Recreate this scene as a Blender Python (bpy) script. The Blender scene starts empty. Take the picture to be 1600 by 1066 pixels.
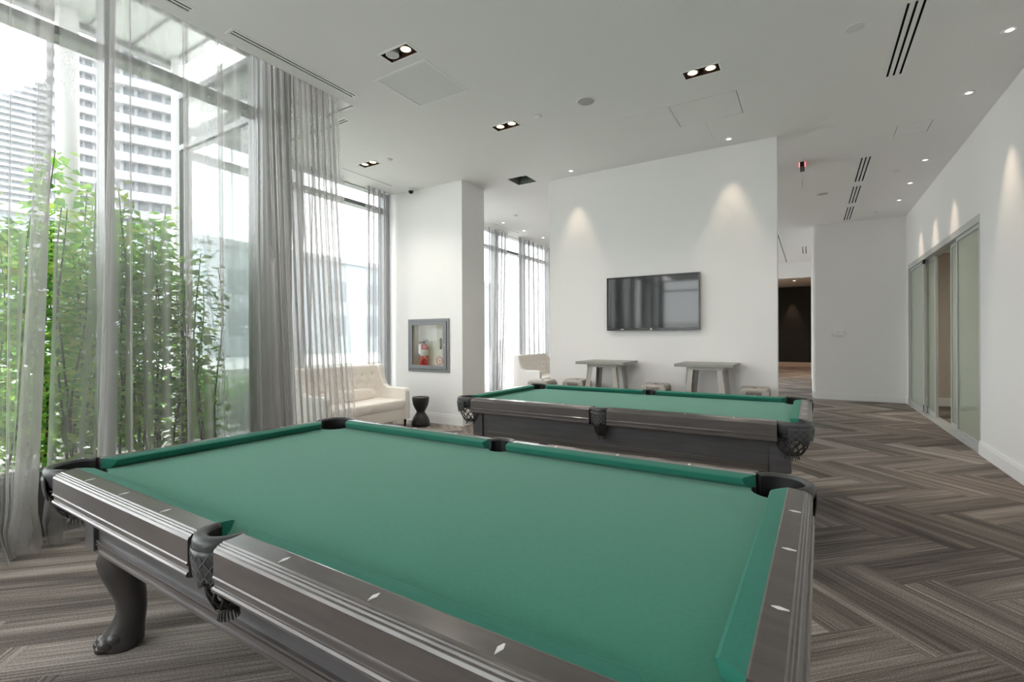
import bpy, bmesh, math, random
from mathutils import Vector, Matrix
random.seed(7)
PI = math.pi
scene = bpy.context.scene
COL = scene.collection

# ------------------------------------------------------------------ camera
ZC = 3.774            # ceiling height
CAMH = 1.35
YAW, ROLL = 0.553, 0.0039
cam_data = bpy.data.cameras.new('camera')
cam_data.sensor_width = 36.0
cam_data.lens = 755.5 / 1600.0 * 36.0
cam_data.shift_y = -4.87 / 1600.0
cam_data.clip_end = 2000
cam = bpy.data.objects.new('camera', cam_data)
COL.objects.link(cam)
_r = Vector((math.cos(YAW), math.sin(YAW), 0)); _f = Vector((-math.sin(YAW), math.cos(YAW), 0)); _d = Vector((0, 0, -1))
_r3 = _r * math.cos(ROLL) + _d * math.sin(ROLL)
_d3 = _d * math.cos(ROLL) - _r * math.sin(ROLL)
cam.matrix_world = Matrix(((_r3.x, -_d3.x, -_f.x, 0), (_r3.y, -_d3.y, -_f.y, 0), (_r3.z, -_d3.z, -_f.z, CAMH), (0, 0, 0, 1)))
scene.camera = cam

# ------------------------------------------------------------------ world: bright overcast sky
world = bpy.data.worlds.new('overcast_sky'); scene.world = world; world.use_nodes = True
wn = world.node_tree; wn.nodes.clear()
bg = wn.nodes.new('ShaderNodeBackground'); wo = wn.nodes.new('ShaderNodeOutputWorld')
bg.inputs['Color'].default_value = (1.0, 0.972, 0.985, 1); bg.inputs['Strength'].default_value = 7.0
wn.links.new(bg.outputs[0], wo.inputs[0])

scene.view_settings.view_transform = 'Standard'
scene.view_settings.look = 'None'
scene.view_settings.gamma = 1.0
scene.view_settings.use_curve_mapping = False
scene.view_settings.exposure = 0.22
scene.cycles.use_denoising = True
scene.cycles.transparent_max_bounces = 40
scene.cycles.max_bounces = 12
scene.cycles.diffuse_bounces = 8
scene.cycles.caustics_reflective = False
scene.cycles.caustics_refractive = False

# ------------------------------------------------------------------ materials
MATS = {}
def nt(name):
    m = bpy.data.materials.new(name); m.use_nodes = True
    n = m.node_tree; n.nodes.clear()
    o = n.nodes.new('ShaderNodeOutputMaterial')
    MATS[name] = m
    return m, n, o
def srgb(r, g, b):
    f = lambda c: (c / 255 / 12.92) if c / 255 <= 0.04045 else ((c / 255 + 0.055) / 1.055) ** 2.4
    return (f(r), f(g), f(b), 1)
def pbr(name, col, rough=0.6, metal=0.0, var=0.06, scale=8.0, bump=0.0, bscale=200.0, coat=0.0, sheen=0.0, spec=None, stretch=None):
    m, n, o = nt(name)
    p = n.nodes.new('ShaderNodeBsdfPrincipled')
    p.inputs['Roughness'].default_value = rough; p.inputs['Metallic'].default_value = metal
    p.inputs['Coat Weight'].default_value = coat; p.inputs['Coat Roughness'].default_value = 0.12
    p.inputs['Sheen Weight'].default_value = sheen
    if spec is not None: p.inputs['Specular IOR Level'].default_value = spec
    tc = n.nodes.new('ShaderNodeTexCoord'); src = tc.outputs['Object']
    if stretch:
        mp = n.nodes.new('ShaderNodeMapping'); mp.inputs['Scale'].default_value = stretch
        n.links.new(src, mp.inputs[0]); src = mp.outputs[0]
    nz = n.nodes.new('ShaderNodeTexNoise'); nz.inputs['Scale'].default_value = scale; nz.inputs['Detail'].default_value = 4
    n.links.new(src, nz.inputs['Vector'])
    mx = n.nodes.new('ShaderNodeMix'); mx.data_type = 'RGBA'
    c = Vector(col[:3])
    mx.inputs['A'].default_value = (*(c * (1 - var)), 1); mx.inputs['B'].default_value = (*[min(1, v * (1 + var)) for v in c], 1)
    n.links.new(nz.outputs['Fac'], mx.inputs['Factor']); n.links.new(mx.outputs['Result'], p.inputs['Base Color'])
    if bump:
        nb = n.nodes.new('ShaderNodeTexNoise'); nb.inputs['Scale'].default_value = bscale; nb.inputs['Detail'].default_value = 2
        n.links.new(src, nb.inputs['Vector'])
        b = n.nodes.new('ShaderNodeBump'); b.inputs['Strength'].default_value = bump; b.inputs['Distance'].default_value = 0.002
        n.links.new(nb.outputs['Fac'], b.inputs['Height']); n.links.new(b.outputs[0], p.inputs['Normal'])
    n.links.new(p.outputs[0], o.inputs[0])
    return m
def emit(name, col, s):
    m, n, o = nt(name); e = n.nodes.new('ShaderNodeEmission'); e.inputs[0].default_value = (*col[:3], 1); e.inputs[1].default_value = s
    n.links.new(e.outputs[0], o.inputs[0]); return m
def thin_glass(name, tint, refl=1.5, haze=0.0, hazecol=(0.8, 0.9, 0.85), rough=0.02):
    m, n, o = nt(name)
    t = n.nodes.new('ShaderNodeBsdfTransparent'); t.inputs[0].default_value = (*tint, 1)
    g = n.nodes.new('ShaderNodeBsdfGlossy'); g.inputs['Roughness'].default_value = rough
    fr = n.nodes.new('ShaderNodeFresnel'); fr.inputs['IOR'].default_value = refl
    base = t.outputs[0]
    if haze > 0:
        df = n.nodes.new('ShaderNodeBsdfDiffuse'); df.inputs[0].default_value = (*hazecol, 1)
        tl = n.nodes.new('ShaderNodeBsdfTranslucent'); tl.inputs[0].default_value = (*hazecol, 1)
        m2 = n.nodes.new('ShaderNodeMixShader'); m2.inputs[0].default_value = 0.5
        n.links.new(df.outputs[0], m2.inputs[1]); n.links.new(tl.outputs[0], m2.inputs[2])
        m1 = n.nodes.new('ShaderNodeMixShader'); m1.inputs[0].default_value = haze
        n.links.new(t.outputs[0], m1.inputs[1]); n.links.new(m2.outputs[0], m1.inputs[2]); base = m1.outputs[0]
    mx = n.nodes.new('ShaderNodeMixShader')
    ge = n.nodes.new('ShaderNodeNewGeometry'); fm = n.nodes.new('ShaderNodeMath'); fm.operation = 'MULTIPLY_ADD'; fm.use_clamp = True
    neg = n.nodes.new('ShaderNodeMath'); neg.operation = 'SUBTRACT'; neg.inputs[0].default_value = 1.0; n.links.new(ge.outputs['Backfacing'], neg.inputs[1])
    fm.inputs[2].default_value = 0.0; n.links.new(fr.outputs[0], fm.inputs[0]); n.links.new(neg.outputs[0], fm.inputs[1])
    n.links.new(fm.outputs[0], mx.inputs[0]); n.links.new(base, mx.inputs[1]); n.links.new(g.outputs[0], mx.inputs[2])
    n.links.new(mx.outputs[0], o.inputs[0]); return m
def sheer(name, col, trans):
    m, n, o = nt(name)
    tc = n.nodes.new('ShaderNodeTexCoord')
    mp = n.nodes.new('ShaderNodeMapping'); mp.inputs['Scale'].default_value = (1, 1, 0.35)
    n.links.new(tc.outputs['Object'], mp.inputs[0])
    nz = n.nodes.new('ShaderNodeTexNoise'); nz.inputs['Scale'].default_value = 150; nz.inputs['Detail'].default_value = 2
    n.links.new(mp.outputs[0], nz.inputs['Vector'])
    mr = n.nodes.new('ShaderNodeMapRange'); mr.inputs['To Min'].default_value = trans + 0.015; mr.inputs['To Max'].default_value = trans - 0.015
    n.links.new(nz.outputs['Fac'], mr.inputs['Value'])
    # a weave seen at a slant covers more: opacity = 1 - trans ** (1 / cos)
    ge = n.nodes.new('ShaderNodeNewGeometry'); dp = n.nodes.new('ShaderNodeVectorMath'); dp.operation = 'DOT_PRODUCT'
    n.links.new(ge.outputs['Normal'], dp.inputs[0]); n.links.new(ge.outputs['Incoming'], dp.inputs[1])
    ab = n.nodes.new('ShaderNodeMath'); ab.operation = 'ABSOLUTE'; n.links.new(dp.outputs['Value'], ab.inputs[0])
    mxm = n.nodes.new('ShaderNodeMath'); mxm.operation = 'MAXIMUM'; mxm.inputs[1].default_value = 0.16; n.links.new(ab.outputs[0], mxm.inputs[0])
    iv = n.nodes.new('ShaderNodeMath'); iv.operation = 'DIVIDE'; iv.inputs[0].default_value = 0.72; n.links.new(mxm.outputs[0], iv.inputs[1])
    pw = n.nodes.new('ShaderNodeMath'); pw.operation = 'POWER'; n.links.new(mr.outputs[0], pw.inputs[0]); n.links.new(iv.outputs[0], pw.inputs[1])
    op = n.nodes.new('ShaderNodeMath'); op.operation = 'SUBTRACT'; op.inputs[0].default_value = 1.0; n.links.new(pw.outputs[0], op.inputs[1])
    t = n.nodes.new('ShaderNodeBsdfTransparent')
    df = n.nodes.new('ShaderNodeBsdfDiffuse'); df.inputs[0].default_value = col
    tl = n.nodes.new('ShaderNodeBsdfTranslucent'); tl.inputs[0].default_value = col
    gl = n.nodes.new('ShaderNodeBsdfGlossy'); gl.inputs['Roughness'].default_value = 0.38; gl.inputs[0].default_value = (0.5, 0.48, 0.46, 1)
    m1 = n.nodes.new('ShaderNodeMixShader'); m1.inputs[0].default_value = 0.58
    n.links.new(df.outputs[0], m1.inputs[1]); n.links.new(tl.outputs[0], m1.inputs[2])
    m3 = n.nodes.new('ShaderNodeMixShader'); m3.inputs[0].default_value = 0.18
    n.links.new(m1.outputs[0], m3.inputs[1]); n.links.new(gl.outputs[0], m3.inputs[2])
    m2 = n.nodes.new('ShaderNodeMixShader')
    n.links.new(op.outputs[0], m2.inputs[0]); n.links.new(t.outputs[0], m2.inputs[1]); n.links.new(m3.outputs[0], m2.inputs[2])
    n.links.new(m2.outputs[0], o.inputs[0]); return m

WALL = pbr('white_paint', (0.83, 0.822, 0.815, 1), 0.75, var=0.015, scale=1.5, bump=0.05, bscale=300)
CEIL = pbr('ceiling_paint', (0.84, 0.83, 0.82, 1), 0.85, var=0.012, scale=1.2)
TRIMW = pbr('trim_white', (0.84, 0.84, 0.83, 1), 0.45, var=0.01)
ALU = pbr('window_aluminium', srgb(128, 130, 131), 0.45, 0.5, var=0.04)
ALUL = pbr('door_aluminium', srgb(190, 192, 190), 0.4, 0.3, var=0.03)
COLUMN = pbr('column_cladding', srgb(150, 152, 155), 0.5, 0.2, var=0.03)
BLACK = pbr('black_paint', (0.012, 0.012, 0.012, 1), 0.5, var=0.1)
DARKVOID = pbr('dark_void', (0.01, 0.01, 0.01, 1), 0.9, var=0.1)
GLASS = thin_glass('window_glass', (0.86, 0.89, 0.885))
DGLASS = thin_glass('door_glass', (0.76, 0.82, 0.75), haze=0.55, hazecol=(0.84, 0.91, 0.81))
CGLASS = thin_glass('cabinet_glass', (0.9, 0.92, 0.92))
SHEER = sheer('sheer_grey', (0.74, 0.72, 0.715, 1), 0.60)
SHEER2 = sheer('sheer_pale', (0.50, 0.49, 0.50, 1), 0.46)
CLOTH = pbr('green_cloth', srgb(52, 130, 109), 0.95, var=0.12, scale=90, bump=0.25, bscale=500, sheen=0.22, spec=0.25)
CUSHION = pbr('cushion_cloth', srgb(40, 118, 100), 0.95, var=0.08, scale=90, bump=0.2, bscale=500, sheen=0.10, spec=0.25)
WOOD = pbr('dark_lacquered_wood', srgb(84, 78, 76), 0.28, var=0.42, scale=7, coat=0.5, stretch=(0.7, 5, 5))
WOODB = pbr('dark_cabinet_wood', srgb(80, 78, 80), 0.36, var=0.42, scale=6.0, coat=0.25, stretch=(0.6, 4, 6))
LEGWOOD = pbr('dark_leg_wood', srgb(56, 53, 52), 0.34, var=0.25, scale=6, coat=0.2)
LEATHER = pbr('black_leather', srgb(64, 65, 66), 0.38, var=0.2, scale=40, bump=0.3, bscale=160)
STITCH = pbr('grey_stitching', srgb(112, 114, 114), 0.7)
NETM = pbr('brown_leather_net', srgb(46, 41, 38), 0.5, var=0.3, scale=60)
PEARL = pbr('pearl_inlay', (0.82, 0.80, 0.80, 1), 0.3)
SCREEN = pbr('tv_screen', (0.012, 0.014, 0.014, 1), 0.06, var=0.02, spec=0.6)
TVB = pbr('tv_bezel', (0.015, 0.015, 0.016, 1), 0.25, var=0.05)
GREYMETAL = pbr('gunmetal', srgb(170, 165, 158), 0.42, 0.35, var=0.14, scale=9)
TABLETOP = pbr('grey_tabletop', srgb(150, 150, 144), 0.5, 0.1, var=0.1, scale=12)
CREAM = pbr('cream_fabric', srgb(244, 237, 229), 0.9, var=0.04, scale=30, bump=0.15, bscale=350, sheen=0.3)
CREAMW = pbr('white_fabric', srgb(248, 244, 239), 0.9, var=0.03, scale=30, bump=0.15, bscale=350)
DWOOD = pbr('dark_wood_leg', srgb(40, 28, 22), 0.4)
EBONY = pbr('black_ceramic', srgb(40, 40, 40), 0.32, var=0.2, scale=12)
GREYPAINT = pbr('grey_cabinet_paint', srgb(118, 120, 124), 0.5, var=0.03)
CABIN = pbr('cabinet_interior', srgb(236, 231, 218), 0.7, var=0.05, scale=14, stretch=(6, 1, 1))
REDP = pbr('red_paint', srgb(190, 28, 40), 0.35)
PAPER = pbr('white_paper', srgb(240, 234, 232), 0.8)
LAMP = emit('warm_lamp', (1.0, 0.78, 0.50), 2.4)
LAMPS = emit('warm_spot', (1.0, 0.86, 0.70), 5)
UNLIT = pbr('unlit_lamp', srgb(196, 194, 188), 0.25, 0.2)
BRONZE = pbr('bronze_recess', srgb(92, 70, 54), 0.45, 0.2, var=0.1)
GRILLE = pbr('grey_grille', srgb(178, 176, 172), 0.8)
WHITEPL = pbr('white_plastic', (0.75, 0.75, 0.74, 1), 0.4)
DARKWALL = pbr('dark_wall_paint', srgb(30, 33, 32), 0.55, var=0.15)
BEIGE = pbr('beige_wall', srgb(205, 194, 182), 0.8, var=0.02)
def leaf_material(name, col):
    m, n, o = nt(name)
    tc = n.nodes.new('ShaderNodeTexCoord'); nz = n.nodes.new('ShaderNodeTexNoise'); nz.inputs['Scale'].default_value = 2.5
    n.links.new(tc.outputs['Object'], nz.inputs['Vector'])
    mx = n.nodes.new('ShaderNodeMix'); mx.data_type = 'RGBA'; c = Vector(col[:3])
    mx.inputs['A'].default_value = (*(c * 0.7), 1); mx.inputs['B'].default_value = (*(c * 1.3), 1)
    n.links.new(nz.outputs['Fac'], mx.inputs['Factor'])
    d = n.nodes.new('ShaderNodeBsdfDiffuse'); t = n.nodes.new('ShaderNodeBsdfTranslucent')
    n.links.new(mx.outputs['Result'], d.inputs[0]); n.links.new(mx.outputs['Result'], t.inputs[0])
    k = n.nodes.new('ShaderNodeMixShader'); k.inputs[0].default_value = 0.45
    n.links.new(d.outputs[0], k.inputs[1]); n.links.new(t.outputs[0], k.inputs[2]); n.links.new(k.outputs[0], o.inputs[0]); return m
LEAF = [leaf_material('leaf_green_%d' % i, srgb(*c)) for i, c in enumerate(((142, 194, 84), (174, 216, 98), (112, 166, 76), (208, 222, 112)))]
BARK = pbr('bark', srgb(74, 60, 48), 0.9, var=0.3, scale=20)
CONC = pbr('concrete', srgb(198, 196, 192), 0.9, var=0.08, scale=3)
PAVE = pbr('pale_paving', srgb(205, 203, 200), 0.9, var=0.06, scale=2)
GRASS = pbr('grass', srgb(90, 128, 62), 0.95, var=0.3, scale=30)
TOWERG = pbr('tower_glass', srgb(100, 108, 114), 0.3, 0.0, var=0.12, scale=0.4)
TOWERC = pbr('tower_concrete', srgb(140, 142, 145), 0.8, var=0.05, scale=0.3)
CANOPY = pbr('canopy_metal', srgb(188, 192, 190), 0.6, var=0.04)
HILLS = pbr('far_facade', srgb(138, 146, 150), 0.9, var=0.05)
WHITECOL = pbr('white_column', srgb(232, 230, 230), 0.7, var=0.02)

def carpet_material():
    m, n, o = nt('striped_carpet')
    p = n.nodes.new('ShaderNodeBsdfPrincipled'); p.inputs['Roughness'].default_value = 0.95; p.inputs['Specular IOR Level'].default_value = 0.15
    uv = n.nodes.new('ShaderNodeUVMap'); uv.uv_map = 'UVMap'
    at = n.nodes.new('ShaderNodeAttribute'); at.attribute_name = 'tone'
    # lines that run along the plank
    m1 = n.nodes.new('ShaderNodeMapping'); m1.inputs['Scale'].default_value = (1.3, 95, 1)
    n.links.new(uv.outputs[0], m1.inputs[0])
    n1 = n.nodes.new('ShaderNodeTexNoise'); n1.inputs['Scale'].default_value = 1.0; n1.inputs['Detail'].default_value = 3; n1.inputs['Roughness'].default_value = 0.65
    n.links.new(m1.outputs[0], n1.inputs['Vector'])
    m2 = n.nodes.new('ShaderNodeMapping'); m2.inputs['Scale'].default_value = (0.35, 9, 1)
    n.links.new(uv.outputs[0], m2.inputs[0])
    n2 = n.nodes.new('ShaderNodeTexNoise'); n2.inputs['Scale'].default_value = 1.0; n2.inputs['Detail'].default_value = 1
    n.links.new(m2.outputs[0], n2.inputs['Vector'])
    m3 = n.nodes.new('ShaderNodeMapping'); m3.inputs['Scale'].default_value = (130, 260, 1)
    n.links.new(uv.outputs[0], m3.inputs[0])
    n3 = n.nodes.new('ShaderNodeTexNoise'); n3.inputs['Scale'].default_value = 1.0; n3.inputs['Detail'].default_value = 2
    n.links.new(m3.outputs[0], n3.inputs['Vector'])
    def math_(op, a, b, c=None):
        k = n.nodes.new('ShaderNodeMath'); k.operation = op
        for i, v in enumerate((a, b, c)):
            if v is None: continue
            if hasattr(v, 'links'): n.links.new(v, k.inputs[i])
            else: k.inputs[i].default_value = v
        return k.outputs[0]
    s = math_('MULTIPLY_ADD', n1.outputs['Fac'], 1.8, -0.90)
    s = math_('MULTIPLY_ADD', n2.outputs['Fac'], 1.1, math_('ADD', s, -0.55))
    s = math_('ADD', s, math_('MULTIPLY_ADD', n3.outputs['Fac'], 1.3, -0.65))
    s = math_('ADD', s, at.outputs['Fac'])
    cr = n.nodes.new('ShaderNodeValToRGB')
    e = cr.color_ramp.elements
    e[0].position = 0.0; e[0].color = srgb(84, 79, 76); e[1].position = 1.0; e[1].color = srgb(186, 177, 170)
    k = cr.color_ramp.elements.new(0.5); k.color = srgb(131, 122, 116)
    n.links.new(s, cr.inputs[0]); n.links.new(cr.outputs[0], p.inputs['Base Color'])
    b = n.nodes.new('ShaderNodeBump'); b.inputs['Strength'].default_value = 0.5; b.inputs['Distance'].default_value = 0.003
    n.links.new(n3.outputs['Fac'], b.inputs['Height']); n.links.new(b.outputs[0], p.inputs['Normal'])
    n.links.new(p.outputs[0], o.inputs[0]); return m
CARPET = carpet_material()

# ------------------------------------------------------------------ helpers
class MB:
    def __init__(s): s.v = []; s.f = []; s.sm = []
    def add(s, vs, fs, smooth=False):
        o = len(s.v); s.v += [tuple(v) for v in vs]; s.f += [tuple(i + o for i in f) for f in fs]; s.sm += [smooth] * len(fs); return s
    def box(s, x0, x1, y0, y1, z0, z1):
        x0, x1 = min(x0, x1), max(x0, x1); y0, y1 = min(y0, y1), max(y0, y1); z0, z1 = min(z0, z1), max(z0, z1)
        v = [(x, y, z) for z in (z0, z1) for y in (y0, y1) for x in (x0, x1)]
        return s.add(v, [(0, 2, 3, 1), (4, 5, 7, 6), (0, 1, 5, 4), (2, 6, 7, 3), (0, 4, 6, 2), (1, 3, 7, 5)])
    def hexa(s, b, t):  # four bottom pts (ccw), four top pts
        return s.add(list(b) + list(t), [(3, 2, 1, 0), (4, 5, 6, 7), (0, 1, 5, 4), (1, 2, 6, 5), (2, 3, 7, 6), (3, 0, 4, 7)])
    def tube(s, pts, r, n=8, cap=True):
        pts = [Vector(p) for p in pts]; rs = r if isinstance(r, (list, tuple)) else [r] * len(pts)
        rings = []; ref = None
        for i, p in enumerate(pts):
            d = (pts[min(i + 1, len(pts) - 1)] - pts[max(i - 1, 0)]).normalized()
            if ref is None: ref = d.orthogonal().normalized()
            ref = (ref - d * ref.dot(d)); ref = ref.normalized() if ref.length > 1e-6 else d.orthogonal().normalized()
            w = d.cross(ref)
            rings.append([p + (ref * math.cos(2 * PI * k / n) + w * math.sin(2 * PI * k / n)) * rs[i] for k in range(n)])
        return s.loft(rings, cap=cap)
    def loft(s, rings, closed=True, cap=True, smooth=True):
        n = len(rings[0]); vs = [p for r in rings for p in r]; fs = []
        for i in range(len(rings) - 1):
            for k in range(n if closed else n - 1):
                a = i * n + k; b = i * n + (k + 1) % n
                fs.append((a, b, b + n, a + n))
        o = len(s.v); s.add(vs, fs, smooth)
        if cap and closed:
            s.f.append(tuple(o + k for k in reversed(range(n)))); s.f.append(tuple(o + (len(rings) - 1) * n + k for k in range(n))); s.sm += [False, False]
        return s
    def lathe(s, prof, c=(0, 0, 0), n=24):
        rings = [[(c[0] + r * math.cos(2 * PI * k / n), c[1] + r * math.sin(2 * PI * k / n), c[2] + z) for k in range(n)] for r, z in prof]
        return s.loft(rings)
    def ball(s, c, r, n=10, m=8, rot=0.0, tilt=0.0):
        rx, ry, rz = r if isinstance(r, (list, tuple)) else (r, r, r)
        rings = []
        for i in range(m + 1):
            t = -PI / 2 + PI * i / m; q = max(math.cos(t), 0.02)
            ring = []
            for k in range(n):
                x, y, z = rx * q * math.cos(2 * PI * k / n), ry * q * math.sin(2 * PI * k / n), rz * math.sin(t)
                x, z = x * math.cos(tilt) + z * math.sin(tilt), -x * math.sin(tilt) + z * math.cos(tilt)
                x, y = x * math.cos(rot) - y * math.sin(rot), x * math.sin(rot) + y * math.cos(rot)
                ring.append((c[0] + x, c[1] + y, c[2] + z))
            rings.append(ring)
        return s.loft(rings)
    def prism(s, poly, z0, z1):
        n = len(poly); vs = [(x, y, z0) for x, y in poly] + [(x, y, z1) for x, y in poly]
        fs = [tuple(reversed(range(n))), tuple(range(n, 2 * n))] + [(k, (k + 1) % n, n + (k + 1) % n, n + k) for k in range(n)]
        return s.add(vs, fs)
    def move(s, M):
        s.v = [tuple(M @ Vector(v)) for v in s.v]; return s
    def build(s, name, mat, parent=None, bevel=0.0, subsurf=0, loc=None, fix=True):
        me = bpy.data.meshes.new(name); me.from_pydata(s.v, [], s.f); me.update()
        for p, q in zip(me.polygons, s.sm): p.use_smooth = q
        if fix:
            bm = bmesh.new(); bm.from_mesh(me); bmesh.ops.recalc_face_normals(bm, faces=bm.faces); bm.to_mesh(me); bm.free()
        if isinstance(mat, (list, tuple)):
            for m in mat: me.materials.append(m)
        else: me.materials.append(mat)
        o = bpy.data.objects.new(name, me); COL.objects.link(o)
        if parent is not None: o.parent = parent
        if loc is not None: o.location = loc
        if bevel > 0:
            b = o.modifiers.new('bevel', 'BEVEL'); b.width = bevel; b.segments = 2; b.limit_method = 'ANGLE'; b.angle_limit = 0.7
        if subsurf:
            b = o.modifiers.new('subdivision', 'SUBSURF'); b.levels = subsurf; b.render_levels = subsurf
            for p in me.polygons: p.use_smooth = True
        return o
def box(*a): return MB().box(*a)
def empty(name, loc=(0, 0, 0), rz=0.0):
    o = bpy.data.objects.new(name, None); o.empty_display_size = 0.1; COL.objects.link(o); o.location = loc; o.rotation_euler = (0, 0, rz); return o
def tag(o, label, cat, group=None):
    o['label'] = label; o['category'] = cat
    if group: o['group'] = group
    return o
def struct(o): o['kind'] = 'structure'; return o
def stuff(o): o['kind'] = 'stuff'; return o
def copy_tree(o, parent=None):
    c = o.copy(); COL.objects.link(c)
    if parent is not None: c.parent = parent
    for ch in [k for k in o.children]: copy_tree(ch, c)
    return c
def slab_with_holes(bounds, holes, plane, d0, d1):
    """rectangles of the plane minus rectangular holes. plane 'z','x','y'; bounds/holes=(u0,u1,v0,v1)"""
    us = sorted({bounds[0], bounds[1]} | {h[i] for h in holes for i in (0, 1) if bounds[0] < h[i] < bounds[1]})
    vs = sorted({bounds[2], bounds[3]} | {h[i] for h in holes for i in (2, 3) if bounds[2] < h[i] < bounds[3]})
    m = MB()
    solid = lambda i, j: 0 <= i < len(us) - 1 and 0 <= j < len(vs) - 1 and not any(h[0] < (us[i] + us[i + 1]) / 2 < h[1] and h[2] < (vs[j] + vs[j + 1]) / 2 < h[3] for h in holes)
    P = {'z': lambda u, v, d: (u, v, d), 'x': lambda u, v, d: (d, u, v), 'y': lambda u, v, d: (u, d, v)}[plane]
    idx = {}
    def V(i, j, k):
        key = (i, j, k)
        if key not in idx: idx[key] = len(m.v); m.v.append(P(us[i], vs[j], (d0, d1)[k]))
        return idx[key]
    def F(*q): m.f.append(q); m.sm.append(False)
    for i in range(len(us) - 1):
        for j in range(len(vs) - 1):
            if not solid(i, j): continue
            F(V(i, j, 0), V(i, j + 1, 0), V(i + 1, j + 1, 0), V(i + 1, j, 0)); F(V(i, j, 1), V(i + 1, j, 1), V(i + 1, j + 1, 1), V(i, j + 1, 1))
            if not solid(i - 1, j): F(V(i, j, 0), V(i, j, 1), V(i, j + 1, 1), V(i, j + 1, 0))
            if not solid(i + 1, j): F(V(i + 1, j, 0), V(i + 1, j + 1, 0), V(i + 1, j + 1, 1), V(i + 1, j, 1))
            if not solid(i, j - 1): F(V(i, j, 0), V(i + 1, j, 0), V(i + 1, j, 1), V(i, j, 1))
            if not solid(i, j + 1): F(V(i, j + 1, 0), V(i, j + 1, 1), V(i + 1, j + 1, 1), V(i + 1, j + 1, 0))
    return m

# ------------------------------------------------------------------ the room
XR, YB, YT = 1.648, 12.45, 6.66
YREAR = -4.5

# floor slab and herringbone carpet planks laid on it
slab = struct(MB().box(-4.62, XR + 4.6, YREAR, 2.8, -0.2, -0.012).box(-6.25, XR + 4.6, 2.8, 27, -0.2, -0.012).build('floor', pbr('floor_screed', srgb(90, 84, 80), 0.95)))
PW, PL = 0.25, 1.0
CU = (math.cos(-PI / 4), math.sin(-PI / 4)); CV = (math.cos(PI / 4), math.sin(PI / 4))
OX, OY = 0.07, 3.35
def clip(poly, a, b, c):      # keep a*x+b*y<=c
    out = []
    for i in range(len(poly)):
        p, q = poly[i - 1], poly[i]
        dp, dq = a * p[0] + b * p[1] - c, a * q[0] + b * q[1] - c
        if (dp <= 0) != (dq <= 0):
            t = dp / (dp - dq); out.append((p[0] + (q[0] - p[0]) * t, p[1] + (q[1] - p[1]) * t))
        if dq <= 0: out.append(q)
    return out
def project(x, y, z):
    q = Vector((x, y, z - CAMH)); k = q.dot(_f)
    if k < 0.05: return None
    return 800 + 755.5 * q.dot(_r3) / k, 528.13 + 755.5 * q.dot(_d3) / k
planks = []
prng = random.Random(3)
for band in range(-20, 20):
    for k in range(-45, 60):
        for kind in (0, 1):
            u0 = k * PW + band * PL; v0 = k * PW - band * PL
            g = 0.0006
            if kind == 0: rect = (u0 + g, u0 + PL - g, v0 + g, v0 + PW - g)
            else: rect = (u0 + g, u0 + PW - g, v0 + PW + g, v0 + PW + PL - g)
            cor = [(rect[0], rect[2]), (rect[1], rect[2]), (rect[1], rect[3]), (rect[0], rect[3])]
            cx = (rect[0] + rect[1]) / 2; cyy = (rect[2] + rect[3]) / 2
            wx, wy = OX + cx * CU[0] + cyy * CV[0], OY + cx * CU[1] + cyy * CV[1]
            if not (-7 < wx < 6.5 and -5.2 < wy < 26.5): continue
            poly = [(OX + a * CU[0] + b * CV[0], OY + a * CU[1] + b * CV[1]) for a, b in cor]
            poly = clip(poly, 1, 0, 6.2); poly = clip(poly, 0, -1, -YREAR); poly = clip(poly, 0, 1, 26.2)
            poly = clip(poly, -1, 0, 4.55 if wy < 2.85 else 6.05)
            if len(poly) < 3: continue
            ar = abs(sum(poly[i - 1][0] * poly[i][1] - poly[i][0] * poly[i - 1][1] for i in range(len(poly)))) / 2
            if ar < 0.003: continue
            tone = prng.choice((0.30, 0.38, 0.44, 0.50, 0.56, 0.66)) + prng.uniform(-0.05, 0.05)
            off = (prng.uniform(0, 50), prng.uniform(0, 50))
            uvs = [(((x - wx) * (CU if kind == 0 else CV)[0] + (y - wy) * (CU if kind == 0 else CV)[1]) + off[0],
                    ((x - wx) * (CV if kind == 0 else CU)[0] + (y - wy) * (CV if kind == 0 else CU)[1]) + off[1]) for x, y in poly]
            pp = [project(x, y, 0) for x, y in poly]; size = 0
            if all(pp):
                c = [(min(max(a, 0), 1600), min(max(b, 0), 1066)) for a, b in pp]
                size = abs(sum(c[i - 1][0] * c[i][1] - c[i][0] * c[i - 1][1] for i in range(len(c)))) / 2
                if wx > XR + 0.4 or wy > YB + 0.5: size = 0            # other rooms
                if -2.6 < wx < -0.2 and (0.9 < wy < 2.9 or 3.7 < wy < 6.0): size = 0   # hidden under the tables
            planks.append((size, poly, uvs, tone, kind, wx, wy))
planks.sort(key=lambda t: -t[0])
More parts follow.
